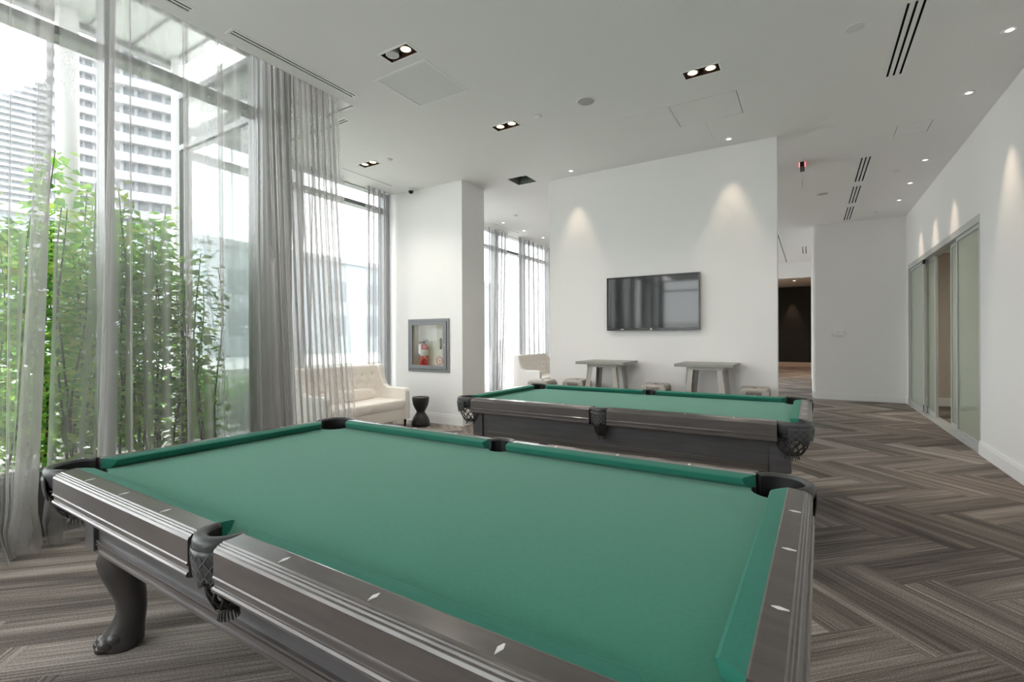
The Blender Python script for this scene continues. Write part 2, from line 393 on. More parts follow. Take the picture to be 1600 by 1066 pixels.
def plank_mesh(name, items, center=None):
    vs, fs, uvl, tl = [], [], [], []
    for _, poly, uvs, tone, kind, wx, wy in items:
        o = len(vs); n = len(poly); ox, oy = center if center else (0, 0)
        vs += [(x - ox, y - oy, 0.0) for x, y in poly] + [(x - ox, y - oy, -0.012) for x, y in poly]
        area = sum(poly[i - 1][0] * poly[i][1] - poly[i][0] * poly[i - 1][1] for i in range(n))
        order = list(range(n)) if area > 0 else list(reversed(range(n)))
        fs.append(tuple(o + i for i in order)); uvl += [uvs[i] for i in order]; tl += [tone] * n
        for i in range(n):
            j = (i + 1) % n; fs.append((o + i, o + n + i, o + n + j, o + j)); uvl += [uvs[i], uvs[i], uvs[j], uvs[j]]
        tl += [tone] * n
    me = bpy.data.meshes.new(name); me.from_pydata(vs, [], fs)
    uv = me.uv_layers.new(name='UVMap'); uv.data.foreach_set('uv', [c for p in uvl for c in p])
    at = me.attributes.new('tone', 'FLOAT', 'POINT'); at.data.foreach_set('value', tl)
    me.materials.append(CARPET); me.update(); return me
for it in planks[:300]:
    me = plank_mesh('carpet_plank', [it], (it[5], it[6]))
    o = bpy.data.objects.new('carpet_plank', me); COL.objects.link(o); o.parent = slab; o.location = (it[5], it[6], 0)
me = plank_mesh('carpet_planks_far', planks[300:])
o = bpy.data.objects.new('carpet_field', me); COL.objects.link(o); o.parent = slab; stuff(o)

# ceiling, with openings for the curtain pocket, lamps, vents and panels
TWIN = [(-2.97, 3.0), (-2.955, 4.675), (-0.838, 4.668), (-5.215, 4.68)]
TW, TH_ = 0.155, 0.073
SLOTS = [  # x0,x1,y0,y1, number of slots, direction, label
    (-3.925, -3.835, 0.55, 1.80, 2, 'y', 'white two-slot air diffuser over the clear part of the sheer curtain'),
    (-3.925, -3.835, 2.08, 3.30, 2, 'y', 'long white two-slot air diffuser along the curtain pocket edge'),
    (-5.60, -4.36, 3.56, 3.65, 2, 'x', 'white two-slot air diffuser crosswise above the alcove behind the curtain'),
    (-5.70, -5.62, 4.55, 5.55, 1, 'y', 'thin slot air diffuser beside the alcove window head'),
    (0.585, 0.745, 4.50, 5.70, 3, 'y', 'long three-slot air diffuser on its own, before the row of three'),
    (0.575, 0.725, 8.06, 9.30, 3, 'y', 'three-slot air diffuser, of the row of three, the one farthest from the back wall'),
    (0.575, 0.725, 9.54, 10.74, 3, 'y', 'three-slot air diffuser, middle one of the row of three'),
    (0.575, 0.725, 11.00, 12.22, 3, 'y', 'three-slot air diffuser of the row touching the back wall'),
    (-0.70, -0.60, 12.9, 18.1, 1, 'y', 'long thin slot diffuser in the corridor ceiling'),
    (-0.22, -0.05, 15.2, 16.5, 2, 'y', 'small two-slot diffuser in the corridor ceiling'),
    (-5.75, -5.67, 8.5, 9.6, 1, 'y', 'thin slot diffuser beside the far window head'),
]
HOLE = (-3.93, -3.605, 6.25, 6.59)
PANELS = [(-3.475, -2.835, 3.18, 3.82), (-1.265, -0.61, 5.20, 5.765), (0.86, 1.18, 7.08, 7.44)]
holes = [(-6.4, -4.05, YREAR - 1, 2.8), (-4.5, -4.05, 2.7, 3.45), HOLE] + [(x - TW, x + TW, y - TH_, y + TH_) for x, y in TWIN] + [s[:4] for s in SLOTS] + PANELS
ceiling = struct(slab_with_holes((-6.25, XR + 0.15, YREAR, 19), holes, 'z', ZC, ZC + 0.03).build('ceiling', CEIL))
# deck above the ceiling, added to stop light leaking in
struct(MB().box(-4.7, XR + 0.15, YREAR, 3.5, ZC + 0.34, ZC + 0.55).box(-6.3, XR + 0.15, 3.5, 19, ZC + 0.34, ZC + 0.55).box(-6.3, -4.7, 2.8, 3.5, ZC + 0.34, ZC + 0.55).build('ceiling_deck', CEIL))
struct(MB().box(-4.05, -4.02, YREAR, 3.45, ZC + 0.02, ZC + 0.34).box(-4.5, -4.02, 3.45, 3.48, ZC + 0.02, ZC + 0.34).build('trim_1', CEIL))

# walls
DY0, DY1, DZ = 7.50, 12.22, 2.75
struct(slab_with_holes((YREAR, YB + 0.15, 0, ZC), [(DY0, DY1, -1, DZ)], 'x', XR, XR + 0.15).build('wall_right', WALL))
struct(box(0.082, XR + 0.15, YB, YB + 0.15, 0, ZC).build('wall_back', WALL))
struct(box(0.05, 0.20, YB + 0.15, 18.3, 0, ZC).build('wall_corridor', WALL))
struct(MB().box(-1.3, 0.20, 18.3, 18.5, 3.28, ZC).box(-6.2, -1.3, 18.3, 18.5, 0, ZC).box(0.02, 0.4, 18.3, 18.5, 0, 3.28).build('wall_far', WALL))
struct(box(-3.423, -0.339, YT, YT + 0.2, 0, ZC).build('wall_television', WALL))
FCX0, FCX1, FCZ0, FCZ1 = -5.58, -4.89, 0.89, 1.57      # recess of the extinguisher cabinet
m = slab_with_holes((-6.2, -4.54, 0, ZC), [(FCX0, FCX1, FCZ0, FCZ1)], 'y', 5.905, 6.10); m.box(-6.2, -4.54, 6.10, 6.50, 0, ZC)
struct(m.build('wall_pier', WALL))
struct(MB().box(-4.6, -1.57, YREAR - 0.15, YREAR, 0, 0.30).box(-1.57, XR + 0.15, YREAR - 0.15, YREAR, 0, ZC).build('wall_rear', WALL))
struct(MB().box(-3.0, 0.6, 25.4, 25.6, 0.0, ZC).build('wall_dark', DARKWALL))
struct(MB().box(-3.0, -2.9, 18.5, 25.4, 0, ZC).box(0.6, 0.7, 18.5, 25.4, 0, ZC).build('wall_lounge', BEIGE))
struct(MB().box(-3.0, 0.7, 18.5, 25.6, 3.62, 3.7).build('ceiling_lounge', CEIL))
# the room behind the sliding doors
struct(MB().box(XR + 0.15, XR + 3.6, DY1 + 0.1, DY1 + 0.25, 0, 3.0).box(XR + 3.6, XR + 3.75, 6.0, DY1 + 0.25, 0, 3.0).box(XR + 0.15, XR + 3.6, 6.0, 6.15, 0, 3.0).build('wall_meeting_room', BEIGE))
struct(box(XR + 0.15, XR + 3.75, 6.0, DY1 + 0.25, 2.95, 3.05).build('ceiling_meeting_room', CEIL))
# baseboards with a stepped profile
def bboard(name, segs):
    m = MB()
    for (x0, y0, x1, y1, nx, ny) in segs:
        for h0, h1, t in ((0, 0.125, 0.018), (0.125, 0.15, 0.013), (0.15, 0.16, 0.008)):
            if nx: m.box(x0, x0 + nx * t, y0, y1, h0, h1)
            else: m.box(x0, x1, y0, y0 + ny * t, h0, h1)
    return struct(m.build(name, TRIMW))
bboard('baseboard_right', [(XR, YREAR, XR, DY0, -1, 0), (XR, DY1, XR, YB, -1, 0)])
bboard('baseboard_back', [(0.064, YB, XR - 0.018, YB, 0, -1)])
bboard('baseboard_corridor', [(0.082, YB, 0.082, YB + 0.15, -1, 0), (0.05, YB + 0.15, 0.05, 18.3, -1, 0)])
bboard('baseboard_television', [(-3.441, YT, -0.321, YT, 0, -1), (-0.339, YT, -0.339, YT + 0.2, 1, 0)])
bboard('baseboard_pier', [(-6.1, 5.905, -4.522, 5.905, 0, -1), (-4.54, 5.905, -4.54, 6.5, 1, 0)])
struct(box(-2.9, 0.6, 25.36, 25.4, 0, 0.2).build('baseboard_far', BEIGE))
bboard('baseboard_meeting_room', [(XR + 3.6, 6.15, XR + 3.6, DY1 + 0.1, -1, 0), (XR + 0.15, DY1 + 0.1, XR + 3.58, DY1 + 0.1, 0, -1)])

# sliding glass doors in the right wall
def slide_panel(parent, y0, y1, x, name='sliding_panel'):
    fw = 0.045
    m = MB().box(x, x + 0.035, y0, y0 + fw, 0.03, 2.66).box(x, x + 0.035, y1 - fw, y1, 0.03, 2.66).box(x, x + 0.035, y0 + fw, y1 - fw, 2.66 - fw, 2.66).box(x, x + 0.035, y0 + fw, y1 - fw, 0.03, 0.03 + 0.08)
    f = m.build(name, ALUL, parent)
    box(x + 0.014, x + 0.02, y0 + fw, y1 - fw, 0.11, 2.615).build('pane', DGLASS, f)
    return f
door = struct(empty('door_1', (0, 0, 0)))
m = MB().box(XR - 0.004, XR + 0.15, DY0, DY1, 2.66, DZ).box(XR - 0.004, XR + 0.15, DY0 - 0.001, DY0 + 0.03, 0, 2.66).box(XR - 0.004, XR + 0.15, DY1 - 0.03, DY1, 0, 2.66)
m.build('door_frame', ALUL, door)
MB().box(XR - 0.012, XR + 0.15, DY0, DY1, 0, 0.028).box(XR + 0.045, XR + 0.055, DY0, DY1, 0.028, 0.034).box(XR + 0.10, XR + 0.11, DY0, DY1, 0.028, 0.034).build('floor_track', ALUL, door)
slide_panel(door, 7.53, 8.66, XR + 0.02); slide_panel(door, 8.60, 9.27, XR + 0.075)
slide_panel(door, 10.27, 10.92, XR + 0.075); slide_panel(door, 10.84, 12.19, XR + 0.02)
for yy in (10.93,):
    MB().box(XR + 0.012, XR + 0.03, 10.86, 10.885, 0.05, 0.16).build('floor_bolt', BLACK, door)
    MB().box(XR + 0.0, XR + 0.03, 10.78, 10.86, 2.60, 2.66).build('top_bracket', BLACK, door)

# ------------------------------------------------------------------ windows
def window(name, axis, fixed, a0, a1, mulls, z0, z1, trans, depth, inward, mw=0.062):
    """curtain wall. axis 'y': runs along Y at X=fixed; inward = +1/-1 direction of the room"""
    w = struct(empty(name, (0, 0, 0)))
    g = fixed - inward * depth * 0.75
    def bar(u0, u1, za, zb, d0, d1, nm, mat=ALU, par=w):
        return (box(d0, d1, u0, u1, za, zb) if axis == 'y' else box(u0, u1, d0, d1, za, zb)).build(nm, mat, par)
    d0, d1 = fixed, fixed - inward * depth
    edges = [a0] + mulls + [a1]
    for u in edges: bar(u - mw / 2, u + mw / 2, z0, z1, d0, d1, 'mullion')
    for i in range(len(edges) - 1):
        u0, u1 = edges[i] + mw / 2, edges[i + 1] - mw / 2
        zs = [z0, *trans, z1]
        for j, z in enumerate(zs):
            bar(u0, u1, z - 0.03, z + 0.03, d0, d1, 'transom')
        for j in range(len(zs) - 1):
            bar(u0, u1, zs[j] + 0.03, zs[j + 1] - 0.03, g - 0.004, g + 0.004, 'pane', GLASS)
    return w
window('window_1', 'y', -4.5, YREAR, 2.70, [-3.4, -2.18, -0.96, 0.27, 1.515], 0.41, ZC + 0.36, [3.528], 0.16, 1)
window('window_5', 'x', YREAR, -4.5, -1.6, [-3.05], 0.33, ZC, [3.2], 0.16, 1)
struct(box(-4.66, -4.47, YREAR, 2.70, -0.2, 0.40).build('wall_sill', pbr('sill_grey', srgb(74, 71, 70), 0.6)))
struct(MB().box(-4.66, -4.44, 2.68, 2.98, 0, ZC + 0.34).build('trim_column', COLUMN))
window('window_2', 'x', 2.80, -6.14, -4.69, [], 0.12, ZC + 0.34, [3.528], 0.10, 1)
window('window_3', 'y', -6.1, 2.80, 5.87, [4.25], 0.12, ZC + 0.02, [3.50], 0.16, 1)
window('window_4', 'y', -6.1, 6.55, 18.2, [8.0, 9.25, 10.5, 11.9, 13.2, 14.5, 15.8, 17.0], 0.12, ZC + 0.02, [3.40], 0.16, 1)
struct(MB().box(-6.26, -6.07, 2.74, 18.3, -0.2, 0.10).box(-6.14, -4.66, 2.70, 2.83, -0.2, 0.10).build('wall_plinth', pbr('plinth_grey', srgb(150, 148, 146), 0.6)))

# ------------------------------------------------------------------ pool table
NA, NB, BED = 1.27, 0.635, 0.765
CUSH = [(0.000, 0.036), (0.007, 0.0405), (0.030, 0.0440), (0.053, 0.0460), (0.053, 0.0), (0.026, 0.0), (0.010, 0.014), (0.003, 0.029)]
RAILP = [(0.052, 0.046), (0.056, 0.0465), (0.104, 0.0425), (0.108, 0.039), (0.112, 0.039), (0.1145, 0.0355), (0.119, 0.0355), (0.122, 0.031), (0.127, 0.029), (0.130, 0.022),
         (0.130, -0.040), (0.133, -0.043), (0.1335, -0.047), (0.130, -0.050), (0.127, -0.052), (0.127, -0.066), (0.131, -0.068), (0.1345, -0.073), (0.1345, -0.078), (0.131, -0.083), (0.118, -0.088), (0.052, -0.088)]
def rail_solid(prof, e0, e1, put, smooth=False):
    m = MB(); n = len(prof)
    r0 = [put(e0(t), t, BED + z) for t, z in prof]; r1 = [put(e1(t), t, BED + z) for t, z in prof]
    m.loft([r0, r1], smooth=smooth); return m
def pool_table(loc, rz, label):
    T = empty('pool_table', loc, rz); tag(T, label, 'pool table', 'green cloth pool tables')
    # slate bed under cloth with pocket cut-outs
    ex, ey = NA + 0.03, NB + 0.03; poly = []
    RC, cxp, cyp = 0.092, NA + 0.018, NB + 0.018; RS, syp = 0.056, NB + 0.055
    corner = []
    s = math.sqrt(RC ** 2 - (ey - cyp) ** 2)
    a0 = math.atan2(ey - cyp, -s); a1 = math.atan2(-math.sqrt(RC ** 2 - (ex - cxp) ** 2), ex - cxp)
    a1 += 2 * PI
    for k in range(9):
        a = a1 + (a0 - a1) * k / 8; corner.append((cxp + RC * math.cos(a), cyp + RC * math.sin(a)))   # from right edge to top edge
    hs = math.sqrt(max(RS ** 2 - (ey - syp) ** 2, 0)); b0 = math.atan2(ey - syp, hs); side = []
    for k in range(9):
        a = b0 + (-PI - 2 * b0) * k / 8; side.append((RS * math.cos(a), syp + RS * math.sin(a)))
    q1 = corner + side
    top = corner + side + [(-x, y) for x, y in reversed(corner)]
    poly = top + [(-x, -y) for x, y in top]
    MB().prism(poly, BED - 0.085, BED).build('playing_bed', CLOTH, T)
    # six rails, each with its cushion and sights
    def sight(parent, px, py, ang, t):
        z = BED + 0.0425 + 0.004 * (0.104 - t) / 0.05 + 0.0006
        L, W = 0.019, 0.0062; c, s_ = math.cos(ang), math.sin(ang)
        pts = [(px + u * c - v * s_, py + u * s_ + v * c) for u, v in ((L, 0), (0, W), (-L, 0), (0, -W))]
        MB().prism(pts, z - 0.003, z + 0.0006).build('sight', PEARL, parent)
    ts = 0.082
    for sy in (-1, 1):
        for sx in (-1, 1):
            put = lambda s, t, z: (sx * s, sy * (NB + t), z)
            r = rail_solid(RAILP, lambda t: 0.070, lambda t: NA - 0.062, put).build('rail', WOOD, T, bevel=0.0008)
            rail_solid(CUSH, lambda t: 0.072 - 0.2 * t, lambda t: NA - 0.104 + 0.8 * t, put).build('cushion', CUSHION, r)
            for k in (1, 2, 3): sight(r, sx * k * 2 * NA / 8, sy * (NB + ts), PI / 2, ts)
    for sx in (-1, 1):
        put = lambda s, t, z: (sx * (NA + t), s, z)
        r = rail_solid(RAILP, lambda t: -(NB - 0.062), lambda t: NB - 0.062, put).build('rail', WOOD, T, bevel=0.0008)
        rail_solid(CUSH, lambda t: -(NB - 0.104 + 0.8 * t), lambda t: NB - 0.104 + 0.8 * t, put).build('cushion', CUSHION, r)
        for k in (-1, 0, 1): sight(r, sx * (NA + ts), k * 2 * NB / 4, 0, ts)
    # cabinet
    HX, HY = 1.284, 0.650; ZB, ZT = 0.455, 0.685; PWD = 0.125
    def moulding(axis, sgn, half, pos):
        m = MB()
        for z0, z1, d in ((0.455, 0.463, 0.014), (0.463, 0.486, 0.008), (0.486, 0.492, 0.013), (0.492, 0.499, 0.007), (0.499, 0.505, 0.012)):
            if axis == 'x': m.box(-half, half, sgn * (pos - 0.005), sgn * (pos + d), z0, z1)
            else: m.box(sgn * (pos - 0.005), sgn * (pos + d), -half, half, z0, z1)
        return m
    for sy in (-1, 1):
        a = box(-HX + PWD - 0.01, HX - PWD + 0.01, sy * (HY - 0.045), sy * (HY - 0.018), ZB, ZT).build('apron', WOODB, T)
        moulding('x', sy, HX - PWD - 0.012, HY - 0.018).build('moulding', WOOD, a)
    for sx in (-1, 1):
        a = box(sx * (HX - 0.045), sx * (HX - 0.018), -HY + PWD - 0.01, HY - PWD + 0.01, ZB, ZT).build('apron', WOODB, T)
        moulding('y', sx, HY - PWD - 0.012, HX - 0.018).build('moulding', WOOD, a)
    for sx in (-1, 1):
        for sy in (-1, 1):
            c = 0.028
            pl = [(HX - PWD, HY - 0.04), (HX - PWD, HY), (HX - c, HY), (HX, HY - c), (HX, HY - PWD), (HX - 0.04, HY - PWD)]
            MB().prism([(sx * x, sy * y) for x, y in pl], ZB, ZT).build('corner_post', WOODB, T, bevel=0.003)
            # carved leg with a paw foot
            ang = math.atan2(sy, sx); bx, by = sx * (HX - 0.118), sy * (HY - 0.118)
            e = (math.cos(ang), math.sin(ang)); p = (-e[1], e[0]); m = MB(); rings = []
            for z, off, he, hp, pw in ((0.458, 0.000, 0.112, 0.112, 4.5), (0.425, 0.004, 0.112, 0.112, 4.2), (0.39, 0.012, 0.104, 0.104, 3.6), (0.34, 0.014, 0.092, 0.086, 3.0), (0.28, 0.004, 0.076, 0.070, 2.6),
                                   (0.22, -0.014, 0.067, 0.062, 2.4), (0.165, -0.020, 0.063, 0.060, 2.3), (0.125, -0.012, 0.068, 0.064, 2.3), (0.085, 0.004, 0.080, 0.072, 2.3), (0.05, 0.014, 0.088, 0.080, 2.4), (0.02, 0.016, 0.088, 0.080, 2.5), (0.0, 0.016, 0.078, 0.072, 2.5)):
                ring = []
                for k in range(20):
                    a = 2 * PI * k / 20; ca, sa = math.cos(a), math.sin(a)
                    if pw > 3.2:   # near the top the section is square to the cabinet
                        a2 = a - PI / 4
                    rr = (abs(ca) ** pw + abs(sa) ** pw) ** (-1 / pw)
                    u, v = rr * ca * he * 0.86, rr * sa * hp * 0.86
                    if pw > 3.2:
                        w = min(1, (pw - 3.2) / 0.8); th = -PI / 4 * w * (1 if True else -1)
                        u, v = u * math.cos(th) - v * math.sin(th), u * math.sin(th) + v * math.cos(th)
                        u *= 1 - 0.16 * w; v *= 1 - 0.16 * w
                    u += off
                    ring.append((bx + u * e[0] + v * p[0], by + u * e[1] + v * p[1], z))
                rings.append(ring)
            m.loft(rings)
            for d, out, sz in ((-0.054, 0.046, 0.036), (-0.019, 0.068, 0.039), (0.020, 0.068, 0.039), (0.055, 0.046, 0.036)):
                spread = math.atan2(d, 0.25)
                for s_, (dz, rr, lo) in enumerate(((0.058, 0.9, -0.030), (0.040, 1.0, 0.0), (0.020, 0.72, 0.022))):
                    q = out + lo
                    m.ball((bx + q * e[0] + d * p[0], by + q * e[1] + d * p[1], max(dz, sz * rr * 0.82)), (sz * rr * 1.05, sz * rr * 0.66, sz * rr * 0.8), rot=ang + spread)
            m.build('leg', LEGWOOD, T)
    # pockets
    def pocket(cx, cy, ang, span, ri, ro, zs):
        def P(r, a, z): return (cx + r * math.cos(ang + a), cy + r * math.sin(ang + a), BED + z)
        N = 20; sec = [(ri, -0.03), (ri, 0.036), (ri + 0.005, 0.044), (ri + 0.013, 0.048), (ro - 0.014, 0.047), (ro - 0.005, 0.044), (ro, 0.032), (ro - 0.002, 0.010), (ro - 0.010, -0.004), (ri + 0.02, -0.03)]
        m = MB(); m.loft([[P(r, -span + 2 * span * k / N, z) for r, z in sec] for k in range(N + 1)])
        pk = m.build('pocket', LEATHER, T)
        # dark liner inside the pocket
        m = MB(); full = 20
        m.loft([[P(ri + 0.003, 2 * PI * k / full, z) for k in range(full)] for z in (-0.004, -0.05)], cap=False)
        m.loft([[P(ri - 0.0015, -span + 2 * span * k / N, z) for k in range(N + 1)] for z in (0.037, -0.05)], closed=False)
        m.loft([[P(r, 2 * PI * k / full, z) for k in range(full)] for r, z in ((ri + 0.003, -0.05), (0.004, -0.075))], cap=False)
        m.build('liner', BLACK, pk)
        # leather shield on the outside
        sh = span * zs; m = MB(); rows = 7; cols = 16; inn, out = [], []
        for i in range(rows):
            t = i / (rows - 1); ra, rb = [], []
            for k in range(cols + 1):
                u = -1 + 2 * k / cols; a = sh * u
                z = 0.016 - t * (0.098 + 0.012 * math.cos(u * PI * 2.0) - 0.012 * abs(u))
                r = ro + 0.003 - 0.012 * t * t
                ra.append(P(r, a, z)); rb.append(P(r - 0.006, a, z))
            out.append(ra); inn.append(rb)
        ring = [o_ + list(reversed(i_)) for o_, i_ in zip(out, inn)]
        m.loft(ring); sd = m.build('shield', LEATHER, pk)
        m = MB(); nd = 4
        for k in range(nd):     # stitched diamonds
            a0_ = sh * (-0.86 + 1.72 * k / nd); a1_ = sh * (-0.86 + 1.72 * (k + 1) / nd); am = (a0_ + a1_) / 2
            for za, zb in ((0.008, -0.034), (-0.034, -0.076)):
                zm = (za + zb) / 2
                for A, B in (((am, za), (a1_, zm)), ((a1_, zm), (am, zb)), ((am, zb), (a0_, zm)), ((a0_, zm), (am, za))):
                    rr = lambda z: ro + 0.0035 - 0.012 * min(1, ((0.016 - z) / 0.098)) ** 2
                    m.tube([P(rr(A[1]), A[0], A[1]), P(rr((A[1] + B[1]) / 2) + 0.0004, (A[0] + B[0]) / 2, (A[1] + B[1]) / 2), P(rr(B[1]), B[0], B[1])], 0.0013, 5)
        m.build('stitching', STITCH, sd)
        # woven net and fringe
        m = MB(); ns = 11; ztop, zbot = -0.045, -0.172
        def prof(t): return (ri + 0.016) * (1 - 0.18 * t - 0.34 * t ** 3)
        for k in range(ns):
            for sg in (-1, 1):
                m.tube([P(prof(t), 2 * PI * k / ns + sg * t * 1.25, ztop + (zbot - ztop) * t) for t in [i / 8 for i in range(9)]], 0.0034, 5)
        m.tube([P(prof(1), 2 * PI * k / 20, zbot) for k in range(21)], 0.005, 6)
        m.tube([P(prof(0), 2 * PI * k / 20, ztop) for k in range(21)], 0.005, 6)
        m.build('net', NETM, pk)
        m = MB()
        for k in range(18):
            a = 2 * PI * k / 18; r0 = prof(1) * 0.8
            m.tube([P(r0 * 0.7, a, zbot + 0.004), P(r0, a, zbot - 0.016), P(r0 * 1.1, a + 0.1, zbot - 0.034)], [0.004, 0.0035, 0.002], 4)
        m.build('fringe', LEATHER, pk)
    for sx in (-1, 1):
        for sy in (-1, 1):
            pocket(sx * (NA + 0.018), sy * (NB + 0.018), math.atan2(sy, sx), math.radians(94), 0.088, 0.122, 0.56)
    for sy in (-1, 1): pocket(0, sy * (NB + 0.055), sy * PI / 2, math.radians(98), 0.050, 0.088, 0.52)
    return T
t1 = pool_table((-1.4026, 1.4366, 0), -0.0155, 'pool table with green cloth standing beside the sheer grey curtain and shrubs')
t2 = pool_table((-1.392, 4.262, 0), 0.0, 'pool table with green cloth in front of the television wall')

# ------------------------------------------------------------------ television
TVX0, TVX1, TVZ0, TVZ1, TVY = -2.475, -1.215, 1.448, 2.196, 6.59
tv = empty('television', ((TVX0 + TVX1) / 2, TVY, TVZ0)); tag(tv, 'wall-mounted black flat screen television reflecting the windows', 'television')
hw, hh = (TVX1 - TVX0) / 2, TVZ1 - TVZ0
m = slab_with_holes((-hw, hw, 0, hh), [(-hw + 0.016, hw - 0.016, 0.030, hh - 0.016)], 'y', 0.0, 0.04)
m.build('bezel', TVB, tv, bevel=0.002)
# glass panel, very slightly bowed
sm = MB(); nx, nz = 24, 12
x0, x1, z0, z1 = -hw + 0.014, hw - 0.014, 0.028, hh - 0.014
rows = []
for j in range(nz + 1):
    v = -1 + 2 * j / nz
    rows.append([(x0 + (x1 - x0) * i / nx, 0.006 + 0.0035 * ((-1 + 2 * i / nx) ** 2) * 0.6 + 0.004 * v * v, z0 + (z1 - z0) * j / nz) for i in range(nx + 1)])
sm.loft(rows, closed=False); so = sm.build('screen', SCREEN, tv, fix=False)
box(-hw + 0.03, hw - 0.03, 0.014, 0.055, 0.03, hh - 0.03).build('back_housing', TVB, tv)
box(-0.22, 0.22, 0.05, YT - TVY, 0.2, 0.55).build('wall_bracket', BLACK, tv)
b = MB().lathe([(0.012, 0), (0.012, 0.002), (0.006, 0.0026)], n=16); b.move(Matrix.Translation((0, -0.0005, 0.015)) @ Matrix.Rotation(PI / 2, 4, 'X') @ Matrix.Scale(1, 4)); b.build('logo_badge', PEARL, tv)
MB().box(-hw + 0.20, -hw + 0.25, -0.001, 0.003, 0.012, 0.018).build('indicator', PEARL, tv)

# ------------------------------------------------------------------ bar tables and stools
def bar_table(cx, cy, label):
    t = empty('bar_table', (cx, cy, 0)); tag(t, label, 'bar table', 'high bar tables at the television wall')
    box(-0.33, 0.33, -0.31, 0.31, 0.995, 1.03).build('tabletop', TABLETOP, t, bevel=0.004)
    MB().box(-0.21, 0.21, -0.20, -0.185, 0.955, 0.995).box(-0.21, 0.21, 0.185, 0.20, 0.955, 0.995).box(-0.21, -0.195, -0.185, 0.185, 0.955, 0.995).box(0.195, 0.21, -0.185, 0.185, 0.955, 0.995).build('top_frame', GREYMETAL, t)
    for sx in (-1, 1):
        for sy in (-1, 1):      # folded sheet legs, wide at the top
            for ax in (0, 1):
                pass
            tx, ty, bx, by = sx * 0.20, sy * 0.19, sx * 0.285, sy * 0.265; wt, wb, th = 0.072, 0.045, 0.006
            m = MB()
            m.hexa([(bx, by, 0), (bx - sx * wb, by, 0), (bx - sx * wb, by - sy * th, 0), (bx, by - sy * th, 0)], [(tx, ty, 0.99), (tx - sx * wt, ty, 0.99), (tx - sx * wt, ty - sy * th, 0.99), (tx, ty - sy * th, 0.99)])
            m.hexa([(bx, by, 0), (bx, by - sy * wb, 0), (bx - sx * th, by - sy * wb, 0), (bx - sx * th, by, 0)], [(tx, ty, 0.99), (tx, ty - sy * wt, 0.99), (tx - sx * th, ty - sy * wt, 0.99), (tx - sx * th, ty, 0.99)])
            m.tube([(bx - sx * 0.004, by - sy * 0.004, 0), (tx - sx * 0.004, ty - sy * 0.004, 0.99)], 0.007, 6)
            m.build('leg', GREYMETAL, t)
    m = MB()
    for a, b in (((-0.26, -0.24), (0.26, 0.24)), ((-0.26, 0.24), (0.26, -0.24))): m.tube([(a[0], a[1], 0.22), (0, 0, 0.24), (b[0], b[1], 0.22)], 0.009, 6)
    m.build('brace', GREYMETAL, t); return t
bar_table(-2.37, 6.31, 'grey metal bar table below the television, nearer the pier with the grey cabinet')
bar_table(-1.075, 6.31, 'grey metal bar table beside the corridor end of the television wall')
def stool(cx, cy, rz, label):
    t = empty('metal_stool', (cx, cy, 0), rz); tag(t, label, 'stool', 'backless metal bar stools')
    H, w = 0.755, 0.152
    def rr(w_, c, z, n=5):
        pts = []
        for qx, qy, a0 in ((1, 1, 0), (-1, 1, PI / 2), (-1, -1, PI), (1, -1, 1.5 * PI)):
            for k in range(n): a = a0 + PI / 2 * k / (n - 1); pts.append((qx * (w_ - c) + c * math.cos(a), qy * (w_ - c) + c * math.sin(a), z))
        return pts
    m = MB(); m.loft([rr(w + 0.004, 0.03, H - 0.085), rr(w, 0.03, H - 0.02), rr(w - 0.004, 0.03, H - 0.006), rr(w - 0.014, 0.028, H), rr(w - 0.03, 0.02, H - 0.004), rr(0.025, 0.024, H - 0.008)])
    m.build('seat', GREYMETAL, t)
    m = MB()
    for q in range(4): m.hexa([(-0.02, -0.004, H - 0.010), (0.02, -0.004, H - 0.010), (0.02, 0.004, H - 0.010), (-0.02, 0.004, H - 0.010)], [(-0.02, -0.004, H - 0.0025), (0.02, -0.004, H - 0.0025), (0.02, 0.004, H - 0.0025), (-0.02, 0.004, H - 0.0025)]) if q == 0 else None
    m.build('handle_slot', BLACK, t)
    for sx in (-1, 1):
        for sy in (-1, 1):
            tx, ty, bx, by = sx * (w + 0.003), sy * (w + 0.003), sx * 0.185, sy * 0.185; wt, wb, th = 0.075, 0.03, 0.004
            m = MB()
            m.hexa([(bx, by, 0), (bx - sx * wb, by, 0), (bx - sx * wb, by - sy * th, 0), (bx, by - sy * th, 0)], [(tx, ty, H - 0.03), (tx - sx * wt, ty, H - 0.03), (tx - sx * wt, ty - sy * th, H - 0.03), (tx, ty - sy * th, H - 0.03)])
            m.hexa([(bx, by, 0), (bx, by - sy * wb, 0), (bx - sx * th, by - sy * wb, 0), (bx - sx * th, by, 0)], [(tx, ty, H - 0.03), (tx, ty - sy * wt, H - 0.03), (tx - sx * th, ty - sy * wt, H - 0.03), (tx - sx * th, ty, H - 0.03)])
            m.tube([(bx - sx * 0.003, by - sy * 0.003, 0), (tx - sx * 0.003, ty - sy * 0.003, H - 0.03)], 0.006, 6)
            m.build('leg', GREYMETAL, t)
    m = MB()
    c = 0.172
    for a, b in (((-c, -c), (c, -c)), ((c, -c), (c, c)), ((c, c), (-c, c)), ((-c, c), (-c, -c))): m.tube([(*a, 0.26), (*b, 0.26)], 0.008, 6)
    m.build('foot_ring', GREYMETAL, t); return t
stool(-3.248, 6.085, 0.0, 'backless metal stool farthest from the bar table, by the free edge of the television wall')
stool(-2.855, 6.40, 0.0, 'backless metal stool standing tucked close against a bar table leg below the television')
stool(-1.70, 6.28, 0.0, 'backless metal stool between the two bar tables')
stool(-0.56, 6.36, 0.0, 'backless metal stool beside the corridor opening')

